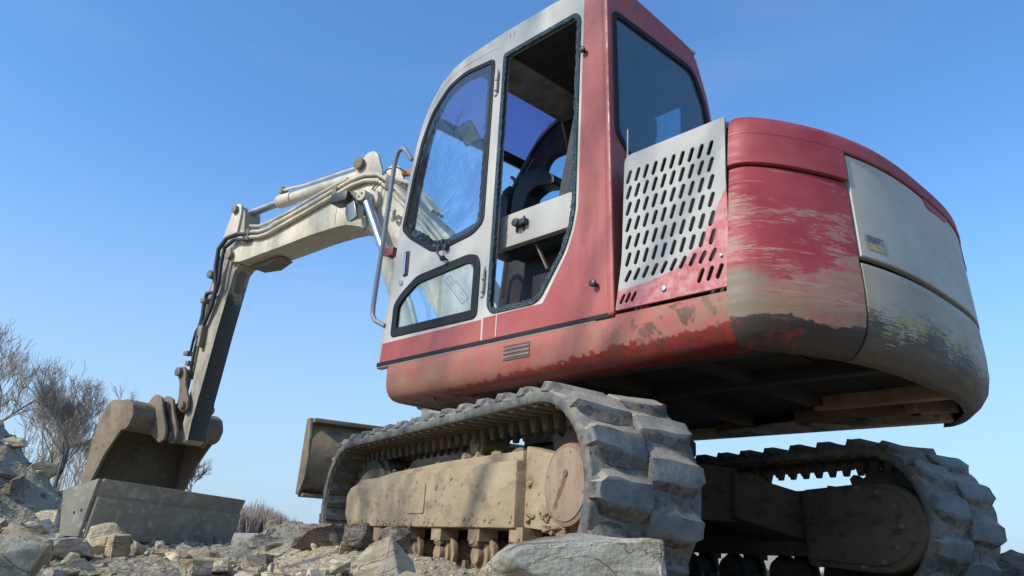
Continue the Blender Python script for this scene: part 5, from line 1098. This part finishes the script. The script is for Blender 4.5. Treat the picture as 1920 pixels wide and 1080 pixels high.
# ------------------------------------------------------------------ loose rubble
def merge_copies(meshes, mats4):
    V = []; Fc = []; k = 0
    data = [(np.array([v.co[:] for v in m.vertices]), [tuple(p.vertices) for p in m.polygons]) for m in meshes]
    for i, T in mats4:
        v, f = data[i]; V.append(v @ T[:3, :3].T + T[:3, 3]); Fc += [tuple(a + k for a in q) for q in f]; k += len(v)
    me = bpy.data.meshes.new("m"); me.from_pydata(np.concatenate(V).tolist(), [], Fc); return me
def rotm(r3):
    q = r3.normal(size=4); q /= np.linalg.norm(q); a, b, c, d = q
    return np.array([[1 - 2 * (c * c + d * d), 2 * (b * c - a * d), 2 * (b * d + a * c)], [2 * (b * c + a * d), 1 - 2 * (b * b + d * d), 2 * (c * d - a * b)], [2 * (b * d - a * c), 2 * (c * d + a * b), 1 - 2 * (b * b + c * c)]])
variants = [hull(500 + k, 11 + k % 4, (1, random.Random(k).uniform(0.6, 0.95), random.Random(k + 9).uniform(0.35, 0.75))) for k in range(14)]
def scatter(name, mat, N, dmin, dmax, amin, amax, smin, smax, seed, power=2.2, hillonly=False, sink=0.25):
    g = np.random.default_rng(seed); out = []
    d = np.exp(g.uniform(math.log(dmin), math.log(dmax), N)); a = np.radians(AZ0 + g.uniform(amin, amax, N))
    x = CP.x + d * np.cos(a); y = CP.y + d * np.sin(a); z = height(x, y)
    s = smin * (smax / smin) ** (g.random(N) ** power) * np.clip(d / 4, 0.45, 1.5)
    for i in range(N):
        if abs(y[i]) < 1.16 and abs(x[i]) < 1.40: continue
        T = np.eye(4); R_ = rotm(g)
        if g.random() < 0.6: ang = g.uniform(0, 6.28); R_ = np.array([[math.cos(ang), -math.sin(ang), 0], [math.sin(ang), math.cos(ang), 0], [0, 0, 1]]) @ (np.eye(3) + 0.25 * (R_ - np.eye(3)))
        T[:3, :3] = R_ * s[i]; T[:3, 3] = (x[i], y[i], z[i] + s[i] * (0.30 - sink)); out.append((int(g.integers(len(variants))), T))
    me = merge_copies(variants, out); smooth(me, 25); return put(name, me, mat, kind="stuff")
scatter("loose_rubble", "stone_grey", 15000, 0.9, 9, -38, 40, 0.007, 0.065, 1, 2.6, sink=0.35)
scatter("pale_rubble", "stone_pale", 2600, 1.0, 9, -38, 40, 0.010, 0.09, 2, 2.6, sink=0.35)
scatter("tan_rubble", "stone_tan", 2600, 0.9, 9, -38, 40, 0.009, 0.07, 3, 2.6, sink=0.35)
scatter("dark_crumbs", "clod", 2500, 0.9, 9, -38, 40, 0.008, 0.04, 4)
variants += [hull(700 + k, 16, (1, random.Random(k).uniform(0.55, 0.95), random.Random(k + 9).uniform(0.22, 0.5)), 1, 0.05, 8) for k in range(12)]
scatter("broken_slabs", "stone_grey", 1100, 1.5, 9, -38, 40, 0.035, 0.17, 8, 2.2, sink=0.30)
scatter("broken_pale_slabs", "stone_pale", 500, 1.5, 9, -38, 40, 0.035, 0.16, 9, 2.2, sink=0.30)
scatter("slope_slabs", "stone_pale", 600, 6.0, 12, 18, 42, 0.04, 0.24, 10, 2.2, sink=0.38)
scatter("slope_rubble", "stone_grey", 3500, 6.0, 13, 18, 42, 0.02, 0.16, 5, 3.0, sink=0.38)
scatter("slope_crumbs", "clod", 1200, 6.0, 13, 18, 42, 0.03, 0.14, 6, 3.0, sink=0.38)

# ------------------------------------------------------------------ bare trees
def grow(seed, h, r0, levels=5, spread=0.55, upw=0.22, trunk_frac=0.28, split=(2, 3), lenk=0.74, lean=(0, 0), twk=1.0):
    r = random.Random(seed); big = []; small = []
    def go(p, d, ln, rd, lv):
        n = 3 if lv < 2 else 2; q = p.copy(); dd = d.copy(); r1 = rd
        pts = [q.copy()]
        for k in range(n):
            dd = (dd + Vector((r.gauss(0, .12), r.gauss(0, .12), r.gauss(0, .08) + upw * 0.15))).normalized(); q = q + dd * (ln / n); pts.append(q.copy())
        r2 = rd * 0.72
        for k in range(n):
            a_ = rd + (r2 - rd) * k / n; b_ = rd + (r2 - rd) * (k + 1) / n; (big if lv < 2 else small).append((pts[k], pts[k + 1], a_, b_))
        if lv >= levels: return
        m_ = r.randint(*split) + (1 if lv >= 2 else 0)
        for k in range(m_):
            side = Vector((r.gauss(0, 1), r.gauss(0, 1), r.gauss(0, 0.5))); side = (side - dd * side.dot(dd)).normalized()
            nd = (dd + side * r.uniform(0.35, 1.0) * spread * 1.6 + Vector((0, 0, upw))).normalized()
            at_ = pts[-1] if k == 0 or lv == 0 else pts[r.randint(1, n)]
            go(at_, nd, ln * lenk * r.uniform(0.75, 1.15), r2 * (0.80 if k == 0 else r.uniform(0.45, 0.7)), lv + 1)
    go(Vector((0, 0, -0.2)), Vector((lean[0], lean[1], 1)).normalized(), h * trunk_frac, r0, 0)
    return big, small
def tubes(segs, sides, rmin=0.0):
    n = len(segs)
    P0 = np.array([s[0][:] for s in segs]); P1 = np.array([s[1][:] for s in segs]); R0 = np.maximum([s[2] for s in segs], rmin); R1 = np.maximum([s[3] for s in segs], rmin)
    d = P1 - P0; d /= np.linalg.norm(d, axis=1)[:, None] + 1e-9; ref = np.where(np.abs(d[:, 2:3]) < 0.9, [[0, 0, 1.0]], [[1.0, 0, 0]])
    a = np.cross(d, ref); a /= np.linalg.norm(a, axis=1)[:, None]; b = np.cross(d, a)
    V = []
    for k in range(sides):
        t = 2 * math.pi * k / sides; o = a * math.cos(t) + b * math.sin(t); V.append(P0 + o * R0[:, None]); V.append(P1 + o * R1[:, None])
    V = np.stack(V, 1).reshape(-1, 3); m = sides * 2; F_ = []
    base_ = np.arange(n)[:, None] * m
    q = [(base_ + np.array([2 * k, 2 * ((k + 1) % sides), 2 * ((k + 1) % sides) + 1, 2 * k + 1])) for k in range(sides)]
    F_ = np.concatenate(q).tolist(); me = bpy.data.meshes.new("t"); me.from_pydata(V.tolist(), [], F_); return smooth(me, 60)
def tree(x, y, label, seed, h, r0, group=None, name="bare_tree", rmin=0.004, crown_mat="twig", **kw):
    z = float(height(x, y, False)); root = empty(name, (x, y, z)); tag(root, label, "tree", group)
    big, small = grow(seed, h, r0, **kw)
    put("trunk", tubes(big, 7), "bark", root, None); put("crown", tubes(small, 3, rmin), crown_mat, root, None); return root

def tp(px, d): p_ = pix(px, 1000, d); return p_.x, p_.y
kw = dict(spread=0.50, upw=0.30, trunk_frac=0.20, levels=6, split=(2, 4))
tree(*tp(100, 17), "bare forked tree behind the spoil slope, tallest of those left of the bucket", 3, 5.2, 0.06, rmin=0.0032, **kw)
tree(*tp(-40, 19), "bare tree cut by the left edge of the picture", 8, 7.0, 0.08, rmin=0.0036, **kw)
tree(*tp(200, 21), "slender bare tree partly hidden by the left side of the bucket", 15, 5.6, 0.06, rmin=0.0036, **kw)
tree(*tp(360, 17), "low bare tree whose twigs show right of the bucket", 21, 3.2, 0.045, rmin=0.0032, **kw)
tree(*tp(35, 26), "grey bare tree further back between the two left trees", 27, 6.3, 0.07, rmin=0.0042, **kw)
tree(*tp(150, 27), "bushy bare tree low behind the spoil slope", 33, 5.0, 0.06, rmin=0.0042, **kw)
tree(*tp(62, 23), "slim bare tree standing left of the tallest forked tree", 61, 5.8, 0.06, rmin=0.0038, **kw)
tree(*tp(235, 25), "bare tree rising just over the bucket's rounded back", 66, 5.6, 0.06, rmin=0.0038, **kw)
# thicket of thin stems behind the slope
segs = []; r = random.Random(77)
for k in range(30):
    x, y = tp(r.uniform(-60, 240), r.uniform(20, 34)); z0 = float(height(x, y, False)); big, small = grow(900 + k, r.uniform(2.8, 4.6), 0.035, levels=4, spread=0.45, upw=0.4, trunk_frac=0.25)
    for a_, b_, c_, d_ in big + small: o_ = Vector((x, y, z0)); segs.append((a_ + o_, b_ + o_, c_, d_))
put("thicket", tubes(segs, 3, 0.005), "twig", kind="stuff")
# far wood on the horizon
segs = []
for k in range(420):
    px = r.uniform(405, 600) if k < 300 else r.uniform(560, 1000); x, y = tp(px, r.uniform(150, 185)); z0 = float(height(x, y, False))
    hh = (5.6 * max(0.25, 1 - abs(px - 478) / 130) + r.uniform(0, 0.8)) if px < 600 else r.uniform(1.2, 2.2)
    o_ = Vector((x, y, z0))
    for j in range(13):
        an = r.uniform(0, 6.28); b0 = o_ + Vector((math.cos(an), math.sin(an), 0)) * r.uniform(0, 0.8); tip = b0 + Vector((r.gauss(0, 0.5), r.gauss(0, 0.5), hh * r.uniform(0.55, 1.0))); m_ = b0.lerp(tip, 0.5) + Vector((r.gauss(0, .2), r.gauss(0, .2), 0))
        segs.append((b0, m_, 0.09, 0.06)); segs.append((m_, tip, 0.06, 0.03))
put("far_woodland", tubes(segs, 3), "far_wood", kind="stuff")
# trees on the sunny side, out of frame: they cast the dappled shade and show in the door glass
kw2 = dict(spread=0.55, upw=0.20, trunk_frac=0.26, levels=7, rmin=0.006)
tree(11.8, 15.8, "bare tree outside the frame, farthest of those on the sunny side", 41, 13, 0.2, group="bare trees on the sunny side", **kw2)
kw3 = dict(spread=0.6, upw=0.15, trunk_frac=0.30, levels=5, rmin=0.012)
tree(7.4, 7.9, "bare tree outside the frame reflected at the front of the door window", 47, 8.5, 0.15, group="bare trees on the sunny side", crown_mat="bark", **kw3)
tree(-0.8, 12.8, "bare tree outside the frame whose twigs dapple the red side panel with shade", 57, 12.5, 0.17, group="bare trees on the sunny side", **kw2)
tree(-3.8, 11.5, "bare tree outside the frame whose shade falls on the stones nearest the camera", 52, 10.5, 0.15, group="bare trees on the sunny side", **kw2)
